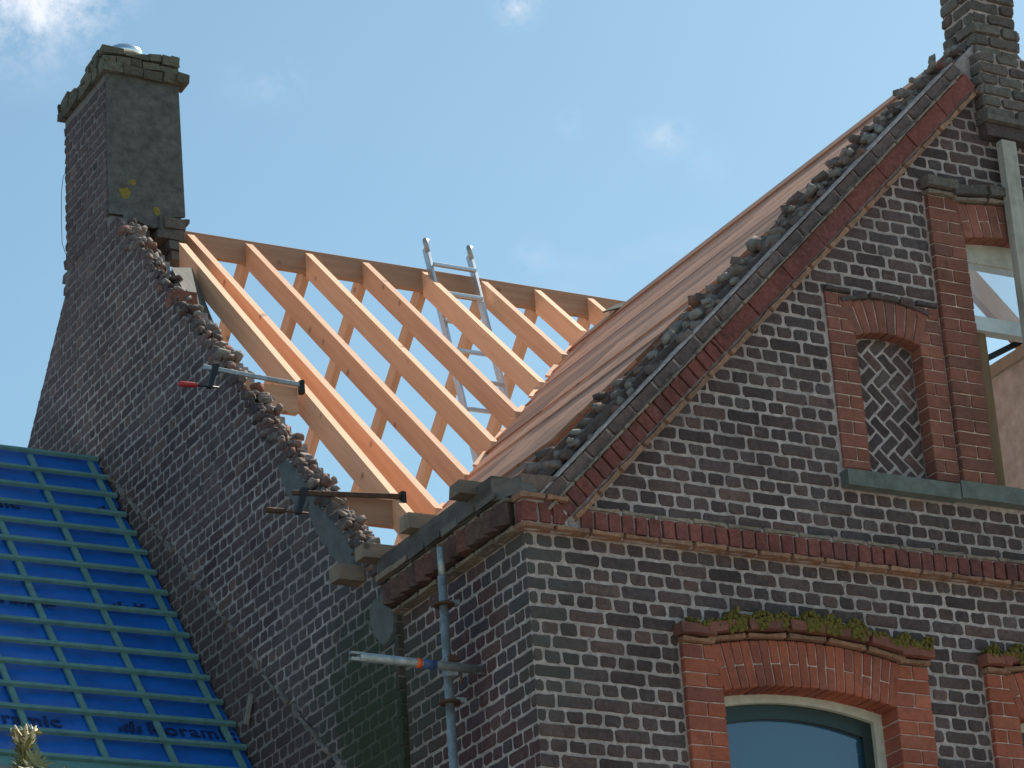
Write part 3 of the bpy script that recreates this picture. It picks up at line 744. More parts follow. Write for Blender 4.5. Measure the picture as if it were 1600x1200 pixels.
# --- boarded roof slope (main roof, left side) and ridge
DZ, DK = .285, .972                            # deck plane: z = DZ + DK*x
dt = Vector((1, 0, DK)).normalized(); dn = Vector((-DK, 0, 1)).normalized()
YR, ZR, KW = 5.9, 4.45, .95                     # wing ridge and pitch
def zwing(y): return ZR-KW*(YR-y)
def ywing(z): return YR-(ZR-z)/KW
deck = part('roof_boarding', MB().beam((XA, .38, DZ+DK*XA-.03), (XA, 5.2, DZ+DK*XA-.03), .045, .17).mesh('ridge_board', M_NEW), house, label='reddish boarding on the roof slope behind the gable')
sl_len = (XA-.02)*math.hypot(1, DK); s = .02; bw = .27
while s < sl_len:
    e = min(s+bw, sl_len); p0, p1 = Vector((0, 0, DZ))+dt*(s+.0015), Vector((0, 0, DZ))+dt*(e-.0015)
    y1 = max(.7, ywing((p0.z+p1.z)/2)-.01+U(-.03, .02)); y0 = .318+U(0, .02); lift = U(-.002, .002) if U(0, 1) < .6 else U(.004, .011)
    cutp = [y0, y1]
    if y1-y0 > 1.5: cutp = [y0, y0+(y1-y0)*U(.25, .75), y1]
    for a, b in zip(cutp, cutp[1:]):
        mb = MB(); vs = []
        l2 = lift+U(-.001, .001)
        for yy in (a+.001, b-.001):
            for (p, d) in ((p0, l2), (p1, l2+U(-.001, .001)), (p1, l2-.022), (p0, l2-.022)): vs.append(p+dn*d+Y*yy)
        mb.add(vs, [(0, 1, 2, 3), (7, 6, 5, 4), (0, 4, 5, 1), (1, 5, 6, 2), (2, 6, 7, 3), (3, 7, 4, 0)]); mb.build('plank', M_DECK, deck)
    s = e
mb = MB()
for k in range(9):
    yy = .8+k*.5; x0 = max(.05, (zwing(yy)-DZ)/DK if zwing(yy) > DZ else .05)
    if x0 > XA-.1: continue
    mb = MB().beam((XA-.03, yy, DZ+DK*(XA-.03)-.03), (x0+.05, yy, DZ+DK*(x0+.05)-.03), .06, .15); mb.build('deck_rafter', M_NEW, deck)
for k in range(6):
    yy = .75+k*.85
    MB().beam((XA+.03, yy, DZ+DK*XA-.03), (XR-.1, yy, DZ+.07), .06, .15).build('deck_rafter', M_NEW, deck)
MB().beam((XA+.05, 4.45, DZ+DK*XA+.012), (XA-.16, 4.3, DZ+DK*XA-.14), .3, .01).build('felt_strip', M_FELT, deck)

# --- moss on the hood mould
ms = MB()
for i in range(7500):
    px = U(.93, 2.47) if U(0, 1) < .8 else U(2.84, 3.7)
    a, b, zs, rs, e0, e1 = WINS[0] if px < 2.6 else WINS[1]
    hump = max(0., .35+.4*math.sin(px*17)*math.sin(px*6.1+1)+.3*math.sin(px*41+2))
    if U(0, 1) > (.3+.9*hump)*(1 if px > 1.45 else .6): continue
    t_ = (px-(a+b)/2)/((b-a)/2); top = zs+rs*max(0, 1-t_*t_)+.362 if abs(t_) < 1 else zs+.348
    c = Vector((px, U(-.088, -.005), top+U(-.015, .010+.06*hump)))
    if U(0, 1) < .22 and hump > .4 and abs(t_) < 1: c = Vector((px, -.088, top-U(0, .06)))
    r = U(.005, .016)
    vs = [c+Vector((math.cos(a_)*math.cos(b_), math.sin(a_)*math.cos(b_), math.sin(b_)))*r*U(.7, 1.25) for b_ in (-.7, .5) for a_ in (0, 1.26, 2.5, 3.77, 5.0)]+[c+Z*r*U(.8, 1.2), c-Z*r]
    ms.add(vs, [(k, (k+1) % 5, 5+(k+1) % 5, 5+k) for k in range(5)]+[(5+k, 5+(k+1) % 5, 10) for k in range(5)]+[((k+1) % 5, k, 11) for k in range(5)], True)
ms.build('moss', M_MOSS, house, kind='stuff')

# --- box gutter on the side eaves
gu = part('gutter', MB().box((-.105, .13, .196), (.06, 1.50, .345), .006).mesh('gutter_board', M_GUTTER), house, label='blackened wooden gutter board on the side eaves')
MB().add([(-.105, .13, .196), (-.105, .13, .325), (.06, .13, .325), (.06, .13, .196), (-.02, -.06, .20), (-.02, -.02, .285), (.06, -.02, .285), (.06, -.06, .20)],
         [(0, 1, 5, 4), (1, 2, 6, 5), (2, 3, 7, 6), (3, 0, 4, 7), (4, 5, 6, 7)]).build('gutter_end', M_GUTTER, gu)
for k in range(7):
    a = .1+k*.2; MB().box((-.125+U(-.004, .004), a, .196+U(-.004, .006)), (-.1065, a+U(.17, .198), .225+U(-.006, .02)), .004).build('gutter_lath', M_OLDW if k > 4 else M_GUTTER, gu)
MB().box((-.10, 1.5015, .20), (-.02, 1.515, .30), .006).build('gutter_end_board', M_OLDWZ, gu)

# ------------------------------------------------------------------ GABLE WALL of the wing (x = XL facing -x)
XL = -.035
gable = thing('brick_gable_wall', 'tall old brick gable wall with broken stepped edge and chimney', 'wall', (.15, 5.5, ZG))
LK, LB = 1.03, -1.31
C0, C1 = 5.60, 6.44                              # chimney, along y
FK = 1.10; FZ = 4.08                            # far rake falls from (C1, FZ)
def ltop(y): return LK*y+LB if y < 6 else FZ-FK*(y-C1)
prof = [(YS+.005, ZG), (9.9, ZG), (9.9, FZ-FK*(9.9-C1)), (C1, FZ), (C1, 4.245), (C0, 4.245)]
y = C0; step = []
while y > 1.75:
    z = ltop(y)
    step += [(y, z-.085+U(-.02, .015)), (y-.004, z-.065-CH+U(-.015, .015))]
    y -= CH/LK*U(.85, 1.15)
step = [p for p in step if p[0] < C0-.001]
prof = prof+step+[(1.7, .30), (YS+.005, .26)]
gw = MB().prism(prof, [], FR_S(XL), -.20, -.002).build('gable_wall', M_MORT_L, gable)
def visL(u, v): return v > 1.174*(u-5.86)+2.56 and v < ltop(u)+.05
hpL = [(-LK, 1, LB-.012), (FK, 1, FZ+FK*C1)]
def skipL(u, v): return u > 8.2
lay(FR_S(XL), gw, M_BRICK_L, YS+.01, 8.4, -1.75, 4.3, True, [], hpL, 300, vis=visL, skip=skipL, r=.014, jit=.0045, rough=.0015, proud=.001, base=-.004)
# end face of the gable wall where it stands proud of the side wall: toothed bricks
k = 0; z = .2
while z > -1.9:
    MB().box((XL-.006*(k % 2), YS-.004-.03*(k % 2)*0, z-CH+.006), (-.002, YS+.04, z-.006), .003).build('brick', M_BRICK_L, gw); z -= CH; k += 1
# cement strip and patches on the gable wall
def patch(poly, mat, name, d=.014):
    c = Vector((sum(p[0] for p in poly)/len(poly), sum(p[1] for p in poly)/len(poly)))
    pl = []
    for i in range(len(poly)):
        a, b = Vector(poly[i]), Vector(poly[(i+1) % len(poly)]); n = max(1, int((b-a).length/.05))
        pl += [a+(b-a)*j/n+Vector((U(-.012, .012), U(-.012, .012))) for j in range(n)]
    mb = MB(); k = len(pl)
    O, Uv, Wv, Nv = FR_S(XL)
    mb.add([O+Uv*p[0]+Wv*p[1]-Nv*.004 for p in pl]+[O+Uv*(p+(c-p).normalized()*.012)[0]+Wv*(p+(c-p).normalized()*.012)[1]+Nv*d for p in pl], [(i, (i+1) % k, k+(i+1) % k, k+i) for i in range(k)]+[tuple(range(k, 2*k))])
    mb.build(name, mat, gable)
patch([(2.90, 1.44), (2.72, 1.40), (2.42, 1.06), (2.55, .98), (2.78, 1.20)], M_CEMENT, 'cement_patch')
patch([(2.46, 1.10), (2.10, .74), (1.86, .50), (1.96, .42), (2.22, .62), (2.46, .92)], M_CEMENT, 'cement_patch')
patch([(1.75, .16), (1.46, .22), (1.46, -.10), (1.60, -.14), (1.72, .0)], M_CEMENT, 'cement_patch', .010)
# mortar line of the old roof
pts = [(5.80, 2.52), (5.40, 2.18), (5.15, 1.96), (4.80, 1.67), (4.44, 1.37), (4.05, .98), (3.62, .61), (3.13, .13), (2.88, -.06), (2.57, -.33), (2.39, -.49), (2.19, -.64), (1.9, -.95)]
mb = MB()
for (a, b) in zip(pts, pts[1:]):
    n = 5
    for j in range(n):
        if U(0, 1) < .22: continue
        p = Vector(a).lerp(Vector(b), (j+U(.2, .8))/n); L = U(.05, .11)
        c = Vector((XL-.006, p[0], p[1])); R = Matrix.Rotation(-math.atan(.877)*U(.85, 1.15), 3, 'X')
        R = Matrix.Rotation(math.atan(.877)*U(.85, 1.15), 3, 'X')
        mb.box(c-Vector((.012, L/2, U(.008, .03))), c+Vector((.012, L/2, U(.006, .014))), .009, None)
        mb.v[-8:] = [tuple(c+R @ (Vector(q)-c)) for q in mb.v[-8:]]
mb.build('mortar_line', M_LUMP, gable, kind='stuff')
# a strip of lead or lath left on the wall
q = onp(0, XL-.02, 388, 1105); MB().beam(q+Vector((0, .02, -.10)), q+Vector((0, -.07, .06)), .03, .02, up=(1, 0, 0)).build('lath_stub', M_OLDWZ, gable)

# broken stepped top of the near rake
bt = part('broken_edge', MB().box((.02, 5.2, 3.6), (.1, 5.3, 3.7)).mesh('edge_core', M_MORT_L), gable, label='ragged stepped edge of broken bricks')
y = 1.72
while y < 5.42:
    z = ltop(y)-.06
    for xx in (-.01, .03, .07):
        if U(0, 1) < .08: continue
        chunk(bt, (xx+U(-.015, .015), y+U(-.03, .03), z-.035+U(-.03, .02)), 1.57+U(-.5, .5), U(.55, .85), tilt=.22)
    for q in range(3): chunk(bt, (U(-.03, .12), y+U(-.05, .05), z-.01+U(-.03, .02)), U(0, 3), U(.5, 1.3), CH_M, .8, 'mortar_lump')
    if U(0, 1) < .25: chunk(bt, (U(.03, .11), y, z+.035), 1.57+U(-.6, .6), U(.5, .75), tilt=.3)
    y += .068
q = onp(0, 0, 275, 470); MB().box((q.x-.03, q.y-.10, q.z-.05), (q.x+.12, q.y+.08, q.z+.03), .02).build('broken_brick', M_RED_UP, bt, 'orange broken brick sticking out of the edge')
for (zz, dy) in ((4.33, .03), (4.22, .045), (4.12, .05), (4.02, .035), (3.93, .05)):
    MB().box((XL+.004, C1-.02, zz-.035), (XL+.11, C1+dy, zz+.03), .008).build('broken_brick', M_BRICK_L, bt)
# loose far edge bricks
y = C1+.02
while y < 8.0:
    chunk(bt, (.02+U(0, .03), y, ltop(y)-.03), 1.57+U(-.2, .2), U(.55, .8), tilt=.15); y += .13

# chimney
ch = part('chimney', MB().box((XL+.012, C0+.025, 4.39), (.515, C1-.015, 5.50)).mesh('chimney_core', M_MORT_L), gable, label='brick chimney with grey rendered face and crumbling top')
lay(FR_S(XL+.012), ch, M_BRICK_L, C0+.02, C1, 54*CH, 5.50, True, [], [], 120, r=.016, jit=.006, rough=.003, proud=.004)
for (y0, nn) in ((C1-.015, Y),):
    mb = MB(); mb.box((XL+.02, C1-.014, 4.2), (.51, C1, 5.49)); mb.build('back_render', M_BRICK_L, ch)
# rendered face (-y) as a slab with broken lower edge
low = [(.0, 4.30), (.07, 4.37), (.08, 4.31), (.17, 4.33), (.30, 4.30), (.355, 4.315), (.36, 4.40), (.43, 4.40), (.55, 4.43)]
poly = [(XL+.02, 4.36)]+[(p[0]+.02, p[1]+U(-.006, .006)) for p in low[1:]]+[(.545, 5.50), (XL+.015, 5.50)]
MB().prism(poly, [], (Vector((0, C0+.024, 0)), X, Z, -Y), 0, .026).build('render_coat', M_PLASTER, ch, 'grey-green render coat on the chimney face')
MB().box((.5155, C0+.02, 4.40), (.545, C1-.02, 5.49)).build('render_coat', M_PLASTER, ch)
for (px, py, r) in ((195, 300, .05), (208, 285, .03), (245, 330, .03)):
    q = onp(1, C0-.002, px, py); n = 9
    vs = [q+Vector((math.cos(a*6.283/n)*r*U(.5, 1.1), -.0015, math.sin(a*6.283/n)*r*U(.6, 1.4))) for a in range(n)]
    MB().add(vs, [tuple(range(n))]).build('lichen_spot', M_LICHEN, ch)
# broken bricks under the render
for (x0, x1, z0, z1, yy) in ((.0, .17, 4.215, 4.285, -.02), (.02, .19, 4.14, 4.205, -.03), (.40, .56, 4.30, 4.385, -.04), (.34, .55, 4.215, 4.29, -.03), (.42, .57, 4.13, 4.205, -.05), (.44, .58, 4.05, 4.12, -.05), (.2, .3, 4.23, 4.29, .03), (.03, .10, 4.07, 4.13, -.06), (.12, .2, 4.08, 4.13, -.03)):
    MB().box((x0, C0+yy, z0), (x1, C0+yy+.14, z1), .010).build('broken_brick', M_PINN, ch)
MB().box((.56, C0-.01, 4.385), (.60, C0+.15, 4.40), .008).build('slate', M_PINN, ch)
MB().box((.36, C0-.02, 4.29), (.545, C0+.022, 4.395), .006).build('render_piece', M_PLASTER, ch)
fp = [onp(0, .08, 268, 418), onp(0, .08, 335, 545)]; fq = [onp(0, .41, 300, 418), onp(0, .40, 350, 545)]
MB().add([fp[0], fq[0], fq[1], fp[1], fp[0]-Z*.5, fq[0]-Z*.5, fq[1]-Z*.12, fp[1]-Z*.12], [(0, 1, 2, 3), (4, 7, 6, 5), (0, 4, 5, 1), (1, 5, 6, 2), (2, 6, 7, 3), (3, 7, 4, 0)]).build('cement_flaunching', M_PLASTER, gable)
MB().box((.165, C0+.16, 3.4), (.5, C1-.02, 4.389)).build('chimney_breast', M_RUBBLE, gable)
MB().box((XL+.012, C0+.03, 4.246), (.164, C1-.016, 4.389)).build('chimney_foot', M_MORT_L, gable)
# crumbling cap
cap = part('chimney_cap', MB().box((XL-.01, C0-.012, 5.501), (.545, C1+.01, 5.62)).mesh('cap_core', M_CAP), ch)
def cap_side(fixed, axis, a, b, z0, z1, out, prob):
    u = a
    while u < b-.03:
        e = min(u+U(.09, .2), b)
        if U(0, 1) < prob:
            lo = [0, 0, z0+U(-.004, .004)]; hi = [0, 0, z1+U(-.02, .012)]
            lo[axis] = u+.004; hi[axis] = e-.004; oth = 1-axis; lo[oth] = fixed-out; hi[oth] = fixed+.10
            MB().box(lo, hi, .009).build('brick', M_CAP, cap)
        u = e
cap_side(C0-.012, 0, XL-.03, .58, 5.49, 5.565, .026, 1); cap_side(C0-.012, 0, XL-.02, .56, 5.57, 5.64, .022, .95); cap_side(C0-.012, 0, XL-.02, .55, 5.645, 5.70, .012, .62)
cap_side(XL-.01, 1, C0+.06, C1+.03, 5.49, 5.565, .026, 1); cap_side(XL-.01, 1, C0+.06, C1+.02, 5.57, 5.64, .022, .95); cap_side(XL-.01, 1, C0+.06, C1, 5.645, 5.70, .012, .6)
MB().box((.485, C0-.02, 5.645), (.555, C0+.08, 5.72), .008).build('brick', M_CAP, cap)
MB().box((.52, C0-.07, 5.50), (.61, C0+.10, 5.56), .01).build('brick', M_CAP, cap)
fc = Vector((.27, C0+.36, 0))
FH = -.015
fl = MB().tube([fc+Z*5.60, fc+Z*(5.84+FH)], .125, 28)
ring = []
for i, (rr, zz) in enumerate(((.125, 5.84), (.142, 5.842), (.142, 5.90), (.12, 5.925), (.06, 5.94))): ring.append((rr, zz))
fl.tube([fc+Z*(zz+FH) for rr, zz in ring], [rr for rr, zz in ring], 28)
fl.build('flue_cap', M_FLUE, ch, 'shiny stainless flue cap on the chimney')

# ------------------------------------------------------------------ NEW ROOF FRAME over the wing
frame = thing('roof_frame', 'new orange timber rafters and ridge beam of the open rear roof', 'roof frame', (2.5, 5.9, .17))
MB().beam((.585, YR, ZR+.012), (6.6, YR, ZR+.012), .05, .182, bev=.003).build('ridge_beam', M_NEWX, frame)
XS = [.725, 1.19, 1.675, 2.145, 2.648, 3.155, 3.62, 4.09, 4.57, 5.05]
rd = Vector((0, -1, -KW)).normalized()
RD = .148
def rafter(x, y_lo, deep=RD, name='rafter', x_lo=None, mat=None):
    xl = x if x_lo is None else x_lo
    yt = YR-.026; zt = zwing(yt)+.012
    zl = zwing(y_lo)+.012; v = deep*math.hypot(1, KW)
    wd = .028; mb = MB(); vs = []
    for (xx, yy, zz) in ((x, yt, zt), (xl, y_lo, zl)):
        vs += [(xx-wd, yy, zz), (xx+wd, yy, zz), (xx+wd, yy, zz-v), (xx-wd, yy, zz-v)]
    mb.add(vs, [(0, 1, 2, 3), (7, 6, 5, 4), (0, 4, 5, 1), (1, 5, 6, 2), (2, 6, 7, 3), (3, 7, 4, 0)])
    return mb.build(name, mat or M_NEW, frame)
for x in XS:
    yv = ywing(DZ+DK*x)
    if DZ+DK*x > ZR-.2: yv = YR-.25
    rafter(x, yv+.01 if x > .8 else yv+.02)
# the rafter along the wall, a little lower
mb = MB(); vs = []
for (xx, yy, zz) in ((.47, 5.43, 4.127), (.45, 1.97, .755)):
    v = .215; vs += [(xx-.028, yy, zz), (xx+.028, yy, zz), (xx+.028, yy, zz-v), (xx-.028, yy, zz-v)]
mb.add(vs, [(0, 1, 2, 3), (7, 6, 5, 4), (0, 4, 5, 1), (1, 5, 6, 2), (2, 6, 7, 3), (3, 7, 4, 0)]); mb.build('rafter', M_NEW, frame, 'rafter set close along the gable wall')
for x in XS:                                   # rear slope
    mb = MB(); vs = []
    for (yy, zz) in ((YR+.026, ZR-.01), (9.95, ZR-KW*(9.95-YR))):
        v = .125*1.38; vs += [(x-.028, yy, zz), (x+.028, yy, zz), (x+.028, yy, zz-v), (x-.028, yy, zz-v)]
    mb.add(vs, [(3, 2, 1, 0), (4, 5, 6, 7), (1, 5, 4, 0), (2, 6, 5, 1), (3, 7, 6, 2), (0, 4, 7, 3)]); mb.build('rear_rafter', M_NEWR, frame)
# valley rafter and valley board
va = Vector((.30, ywing(DZ+DK*.30), DZ+DK*.30)); vb = Vector((XA, ywing(DZ+DK*XA), DZ+DK*XA))
MB().beam(va-Z*.16, vb-Z*.16, .06, .20).build('valley_rafter', M_NEW, frame)
vd = (vb-va).normalized(); side = Vector((-.06, .05, 0))
nb = 9
for k in range(nb):
    p = va.lerp(vb, (k+.08)/nb)+Vector((-.015, .035, .01)); q2 = va.lerp(vb, (k+.62)/nb)+Vector((-.015, .035, .01))
    MB().beam(p-Z*.02, q2-Z*.02, .05, .018, up=(.0, -.5, .9)).build('valley_board', M_NEW, frame)
# blocking between the wall and the first rafter
for (px0, py0, px1, py1, yy, hh) in ((392, 598, 460, 606, 3.45, .175), (545, 779, 622, 783, 2.30, .165)):
    a = onp(1, yy, px0, py0); b = onp(1, yy, px1, py1)
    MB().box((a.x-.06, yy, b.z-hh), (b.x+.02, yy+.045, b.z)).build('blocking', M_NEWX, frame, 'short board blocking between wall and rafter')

# ------------------------------------------------------------------ timber ends on the eaves
def stub(px, py0, py1, xe, x1, label, dep=.14):
    a = onp(0, xe, px, py0); b = onp(0, xe, px, py1)
    o = MB().box((xe, a.y-.01, b.z), (x1, a.y+dep, a.z), .004)
    o = o.build('timber_block', M_OLDW, None); o['label'] = label; o['category'] = 'timber'; o['group'] = 'timber ends along the eaves'
stub(527, 880, 905, -.20, .30, 'brown timber sticking out lowest beside the end of the gutter board', .11)
stub(567, 848, 870, -.20, .34, 'short timber block resting on broken wall just above the lowest timber', .11)
stub(637, 800, 825, -.16, .34, 'timber block over the gutter at the foot of the long rafter', .11)
stub(716, 750, 772, -.20, .36, 'timber end nearest the house corner on top of the gutter', .11)

# ------------------------------------------------------------------ bar clamps
def clamp(px0, py0, px1, py1, yy, red, label):
    a = onp(1, yy, px0, py0); b = onp(1, yy, px1, py1)
    th = thing('bar_clamp', label, 'clamp', a)
    MB().beam(a, b, .018, .030, bev=.003).build('bar', M_STEEL if red else M_RUST, th)
    t = (b-a).normalized()
    MB().box(b-Vector((.012, .02, .075)), b+Vector((.018, .02, .012)), .002).build('fixed_jaw', M_BLACK, th)
    s = a+t*.075
    mb = MB(); mb.add([s+Vector((dx, dy, dz)) for (dx, dz) in ((-.015, .015), (.03, .015), (-.025, -.15), (-.055, -.15)) for dy in (-.016, .016)], [(0, 2, 3, 1), (2, 4, 5, 3), (4, 6, 7, 5), (6, 0, 1, 7), (0, 6, 4, 2), (1, 3, 5, 7)])
    mb.build('sliding_jaw', M_BLACK, th)
    hs = s+Vector((-.035, 0, -.138))
    MB().tube([hs+Vector((.06, 0, .0)), hs+Vector((-.10, 0, -.005))], .007, 8).build('screw', M_RUST if not red else M_BLACK, th)
    MB().tube([hs+Vector((-.085, 0, -.005)), hs+Vector((-.10, 0, -.005)), hs+Vector((-.20, 0, -.01)), hs+Vector((-.215, 0, -.01))], [.010, .017, .018, .011], 10).build('handle', M_REDP if red else M_RUST, th)
clamp(318, 570, 470, 598, 3.40, True, 'steel bar clamp with red handle gripping the upper blocking board')
clamp(456, 766, 628, 772, 2.25, False, 'rusty bar clamp gripping the lower blocking board')

# ------------------------------------------------------------------ ladder
lad = thing('ladder', 'aluminium ladder with hooks leaning on the ridge inside the roof', 'ladder', (2.84, 4.45, .17))
LT = Vector((0, 5.82, 4.62)); LD = Vector((0, -.30, -1)).normalized(); L0 = 4.62
def lp(x, d): return LT+LD*d+X*(x)
for x in (2.655, 3.03):
    MB().beam(lp(x, -.02), lp(x, 4.62), .026, .068, up=(0, -1, .3), bev=.004).build('rail', M_ALU, lad)
    hk = MB(); p = lp(x, -.02)
    hk.tube([p+Vector((0, -.0, -.06)), p+Vector((-.02, -.015, .01)), p+Vector((-.015, .0, .04)), p+Vector((.02, .03, .055)), p+Vector((.035, .06, .035))], [.020, .022, .022, .018, .008], 8); hk.build('hook', M_STEEL, lad)
for k in range(16):
    d = .16+k*.28
    MB().beam(lp(2.66, d)+Vector((0, -.02, 0)), lp(3.02, d)+Vector((0, -.02, 0)), .03, .028, bev=.004).build('rung', M_ALU, lad)

# ------------------------------------------------------------------ scaffold pole and tie bar
PY = .60; pp = onp(1, PY, 688, 856); pq = onp(1, PY, 711, 1198)
pole = thing('scaffold_pole', 'galvanised scaffold standard rising beside the corner of the house', 'scaffold pole', (pq.x, PY, ZG))
mb = MB().tube([(pp.x, PY, pp.z-.16), (pq.x, PY, ZG)], .0245, 16); mb.build('tube', M_STEEL, pole)
MB().tube([(pp.x, PY, pp.z), (pp.x, PY, pp.z-.17)], .0205, 16).build('spigot', M_STEEL, pole)
for (px, py) in ((693, 945), (704, 1098)):
    c = onp(1, PY, px, py); c.x = pp.x
    mb = MB().tube([c+Z*.006, c-Z*.006], .058, 18); mb.build('rosette', M_RUST, pole)
    MB().box(c+Vector((.03, -.02, .004)), c+Vector((.09, .02, .03)), .003).build('wedge_lug', M_STEEL, pole)
zb = -6.
while zb > ZG+.3:
    MB().tube([Vector((pp.x, PY, zb)), Vector((pp.x, PY, zb-.012))], .058, 18).build('rosette', M_RUST, pole); zb -= .5
a = onp(1, PY-.055, 561, 1026); b = onp(1, PY-.055, 752, 1047)
bar = thing('scaffold_tube', 'short horizontal scaffold tube with slotted ends coupled across the pole', 'scaffold tube', a)
MB().tube([a, a.lerp(b, .5), b], .0245, 16).build('tube', M_STEEL, bar)
for p, s in ((a, -1), (b, 1)):
    for dz in (-.016, .016): MB().box(p+Vector((-.03*(s > 0)-.05*(s < 0)+(.0), -.014, dz-.007)), p+Vector((.06 if s > 0 else .03, .014, dz+.007)), .002).build('slotted_end', M_STEEL, bar)
MB().box(p+Vector((.02, .0, -.08)), p+Vector((.05, .03, .02)), .004).build('wall_hook', M_RUST, bar)
e = (b-a).normalized()
c = a.lerp(b, .48); MB().tube([c-e*.016, c+e*.016], .0262, 16).build('orange_tape', M_ORANGEP, bar)
c = a.lerp(b, .565); MB().tube([c-e*.04, c+e*.04], .0260, 16).build('blue_tape', M_BLUEP, bar)
c = Vector((pp.x, PY-.03, a.lerp(b, .7).z))
MB().box(c-Vector((.035, .03, .045)), c+Vector((.035, .035, .045)), .006).build('coupler', M_STEEL, bar)
MB().box(c+Vector((-.028, -.045, .028)), c+Vector((.03, .0, .06)), .004).build('coupler_flap', M_RUST, bar)
MB().tube([c+Vector((.045, -.03, -.03)), c+Vector((.045, -.03, -.09))], .008, 8).build('coupler_bolt', M_RUST, bar)

# ------------------------------------------------------------------ wooden prop in front of the upper window
o = MB().beam((3.455, -.115, 2.835), (3.45, -.115, .61), .105, .055, up=(0, -1, 0), jit=.003).build('wooden_prop', M_OLDWZ, None)
o['label'] = 'grey weathered plank standing upright in front of the upper window'; o['category'] = 'plank'

# ------------------------------------------------------------------ annex with blue roof membrane
AK = 1.174; AY, AZ = 5.86, 2.56
def za(y): return AZ-AK*(AY-y)
annex = thing('annex_roof', 'lower roof covered with bright blue membrane and green battens', 'roof', (-2.6, 4.6, za(3.3)-.3))
at = Vector((0, 1, AK)).normalized(); an = Vector((0, -AK, 1)).normalized()
def ap(x, y, d=0.): return Vector((x, y, za(y)))+an*d
XAL = -5.2
mb = MB(); nx, ny = 60, 40; vs = []
for j in range(ny+1):
    yy = 3.30+(AY-3.30)*j/ny
    for i in range(nx+1):
        xx = XAL+(XL-.012-XAL)*(i/nx)**.6
        d = .005*math.sin(xx*9+yy*3)+.004*math.sin(yy*23+xx*4)+.005*math.sin(yy*41+2*math.sin(xx*5))*(.5+.5*math.sin(xx*3.1+yy*2))+U(-.002, .002)
        if xx > -.12: d += .022*((xx+.12)/.12)**2*(1+.5*math.sin(yy*9))
        vs.append(ap(xx, yy, d-.004))
fs = [(j*(nx+1)+i, j*(nx+1)+i+1, (j+1)*(nx+1)+i+1, (j+1)*(nx+1)+i) for j in range(ny) for i in range(nx)]
mb.add(vs, fs, True); mb.build('membrane', M_MEMB, annex, 'blue roofing membrane with printed lettering')
xb = -.125
while xb > XAL:
    MB().beam(ap(xb+U(-.01, .01), 3.32, .028), ap(xb+U(-.01, .01), AY-.05, .028), .036, .020, up=an).build('counter_batten', M_BATT, annex); xb -= .435
rows = 16
for k in range(rows):
    yy = AY-.03-k*(2.50/(rows-1))
    j = U(-.012, .012)
    mb = MB().beam(ap(XAL, yy+U(-.012, .012), .050), ap(-.055+j, yy+U(-.006, .006), .050), .036, .022, up=an, jit=.001); mb.build('batten', M_BATT, annex)
MB().beam(ap(XAL, 3.285, .03), ap(-.03, 3.285, .03), .10, .035, up=an).build('eaves_board', M_BATT, annex)
mb = MB(); gp = []
for k in range(9):
    th = math.pi*k/8; gp.append((-.075*math.cos(th), -.07*math.sin(th)))
vs = []
for xx in (XAL, -.05):
    for (gy, gz) in gp: vs.append((xx, 3.17+gy, za(3.25)-.02+gz))
mb.add(vs, [(k, k+1, 10+k, 9+k) for k in range(8)], True); mb.build('gutter', M_ZINC, annex)
MB().add([(XAL, AY+.02, AZ+.02), (XL-.01, AY+.02, AZ+.02), (XL-.01, 8.4, za(3.32)), (XAL, 8.4, za(3.32))], [(0, 1, 2, 3)]).build('rear_slope', M_MEMB, annex)
MB().prism([(3.40, ZG), (8.3, ZG), (8.3, za(3.4)-.1), (AY, AZ-.12), (3.40, za(3.4)-.06)], [], (Vector((XAL+.1, 0, 0)), Y, Z, -X), -5.02, 0).build('annex_walls', M_ANNEX, annex)
# printing on the membrane
def print_logo(px, py, text='Koramic', size=.155, bars=True):
    r = ray(px, py); nn = Vector((0, -AK, 1)); dd = AZ-AK*AY; tt = (dd-nn.dot(CAM))/nn.dot(r); p = CAM+r*tt
    wm = Matrix((X, at, an)).transposed().to_4x4(); wm.translation = p+an*.006
    if text:
        cu = bpy.data.curves.new('lettering', 'FONT'); cu.body = text; cu.size = size; cu.space_character = 1.08; cu.offset = .0035; cu.extrude = .0006
        cu.materials.append(M_PRINT); tmp = bpy.data.objects.new('tmp', cu); COL.objects.link(tmp)
        dg = bpy.context.evaluated_depsgraph_get(); dg.update(); me = bpy.data.meshes.new_from_object(tmp.evaluated_get(dg)); bpy.data.objects.remove(tmp)
        if not me.materials: me.materials.append(M_PRINT)
        part('lettering', me, annex, wm)
    if bars:
        for i, h in enumerate((.05, .085, .12, .075)):
            mb = MB(); x0 = -.20+i*.042
            for (a0, a1) in ((x0, x0+.030),): mb.add([wm @ Vector((a0, 0, 0)), wm @ Vector((a1, 0, 0)), wm @ Vector((a1+.012, h, 0)), wm @ Vector((a0+.012, h-.02, 0))], [(0, 1, 2, 3)])
            mb.build('logo_bar', M_PRINT, annex)
for args in ((233, 1146), (-48, 1125), (186, 806), (-98, 781), (212, 957), (-48, 936)): print_logo(*args)

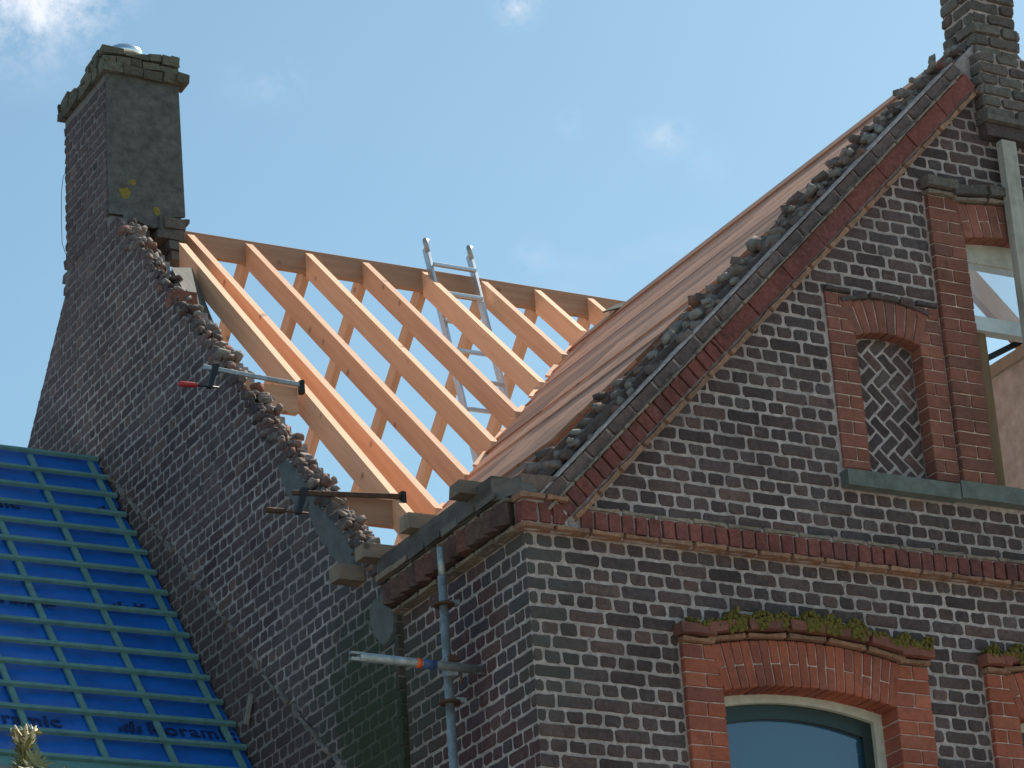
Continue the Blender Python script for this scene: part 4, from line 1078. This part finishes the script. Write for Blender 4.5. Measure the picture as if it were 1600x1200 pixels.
# ------------------------------------------------------------------ conifer, only its tip in view
tip = onp(1, -5.0, 38, 1150); ty, tx, tz = tip.y, tip.x, tip.z
M_BARK = plain('bark', (.10, .07, .05), .95, var=.3); M_NEED = plain('fir_needles', (.20, .20, .085), .6, var=.35, scale=30, bump_s=0)
M_BUD = plain('pale_buds', (.60, .48, .30), .7, var=.3, scale=60)
tree = thing('conifer_tree', 'young conifer whose sunlit tip pokes up before the blue roof', 'tree', (tx, ty, ZG))
MB().tube([(tx, ty, ZG), (tx, ty, ZG+2), (tx, ty, tz-.02)], [.07, .045, .006], 8).build('trunk', M_BARK, tree)
nd = MB(); bd = MB(); br = MB()
def needles(a, b, n, ln, w=.0035, tipup=.5):
    a, b = Vector(a), Vector(b); t = (b-a).normalized(); o = t.orthogonal().normalized(); o2 = t.cross(o)
    for i in range(n):
        p = a.lerp(b, U(0, 1)); th = U(0, 6.283); d = (o*math.cos(th)+o2*math.sin(th)+t*U(.1, .1+tipup*1.6)).normalized(); l = ln*U(.7, 1.2)
        s = d.cross(t).normalized()*w
        nd.add([p-s, p+s, p+d*l*.7+s*.7, p+d*l, p+d*l*.7-s*.7], [(0, 1, 2, 3, 4)])
needles((tx, ty, tz-.42), (tx, ty, tz-.01), 520, .055, .0045, .7)
for k in range(7):
    th = k*.9; d = Vector((math.cos(th), math.sin(th), 1.9)).normalized(); p = Vector((tx, ty, tz-.05))
    bd.tube([p, p+d*.05, p+d*.085], [.008, .010, .002], 6)
    needles(p, p+d*.07, 26, .03, .004)
for k in range(30):
    z = tz-.17-k*.125; L = min(1.15, .13+.055*k); n = 4 if k < 4 else 5
    for q in range(n):
        th = k*1.1+q*6.283/n+U(-.2, .2); d = Vector((math.cos(th), math.sin(th), .42-.02*k)).normalized(); p = Vector((tx, ty, z)); e = p+d*L
        br.tube([p, e], [.010, .003], 5)
        needles(p+d*.02, e, int(120+170*L), .05, .005)
        for w_ in range(int(L*7)):
            s = p+d*(L*U(.25, .95)); d2 = (d+Vector((U(-1, 1), U(-1, 1), U(-.1, .3)))).normalized(); needles(s, s+d2*.22*L, 30, .045, .005)
nd.build('crown', M_NEED, tree); bd.build('buds', M_BUD, tree); br.build('branches', M_BARK, tree)

# ------------------------------------------------------------------ loose wire beside the chimney
wp = [onp(0, XL-.1, x, y) for x, y in ((108, 262), (99, 275), (96, 300), (96, 345), (97, 380), (102, 395), (110, 408))]
o = MB().tube(wp, .0022, 5).build('loose_wire', M_BLACK, None); o['label'] = 'thin dark wire bowed out beside the left of the chimney'; o['category'] = 'wire'
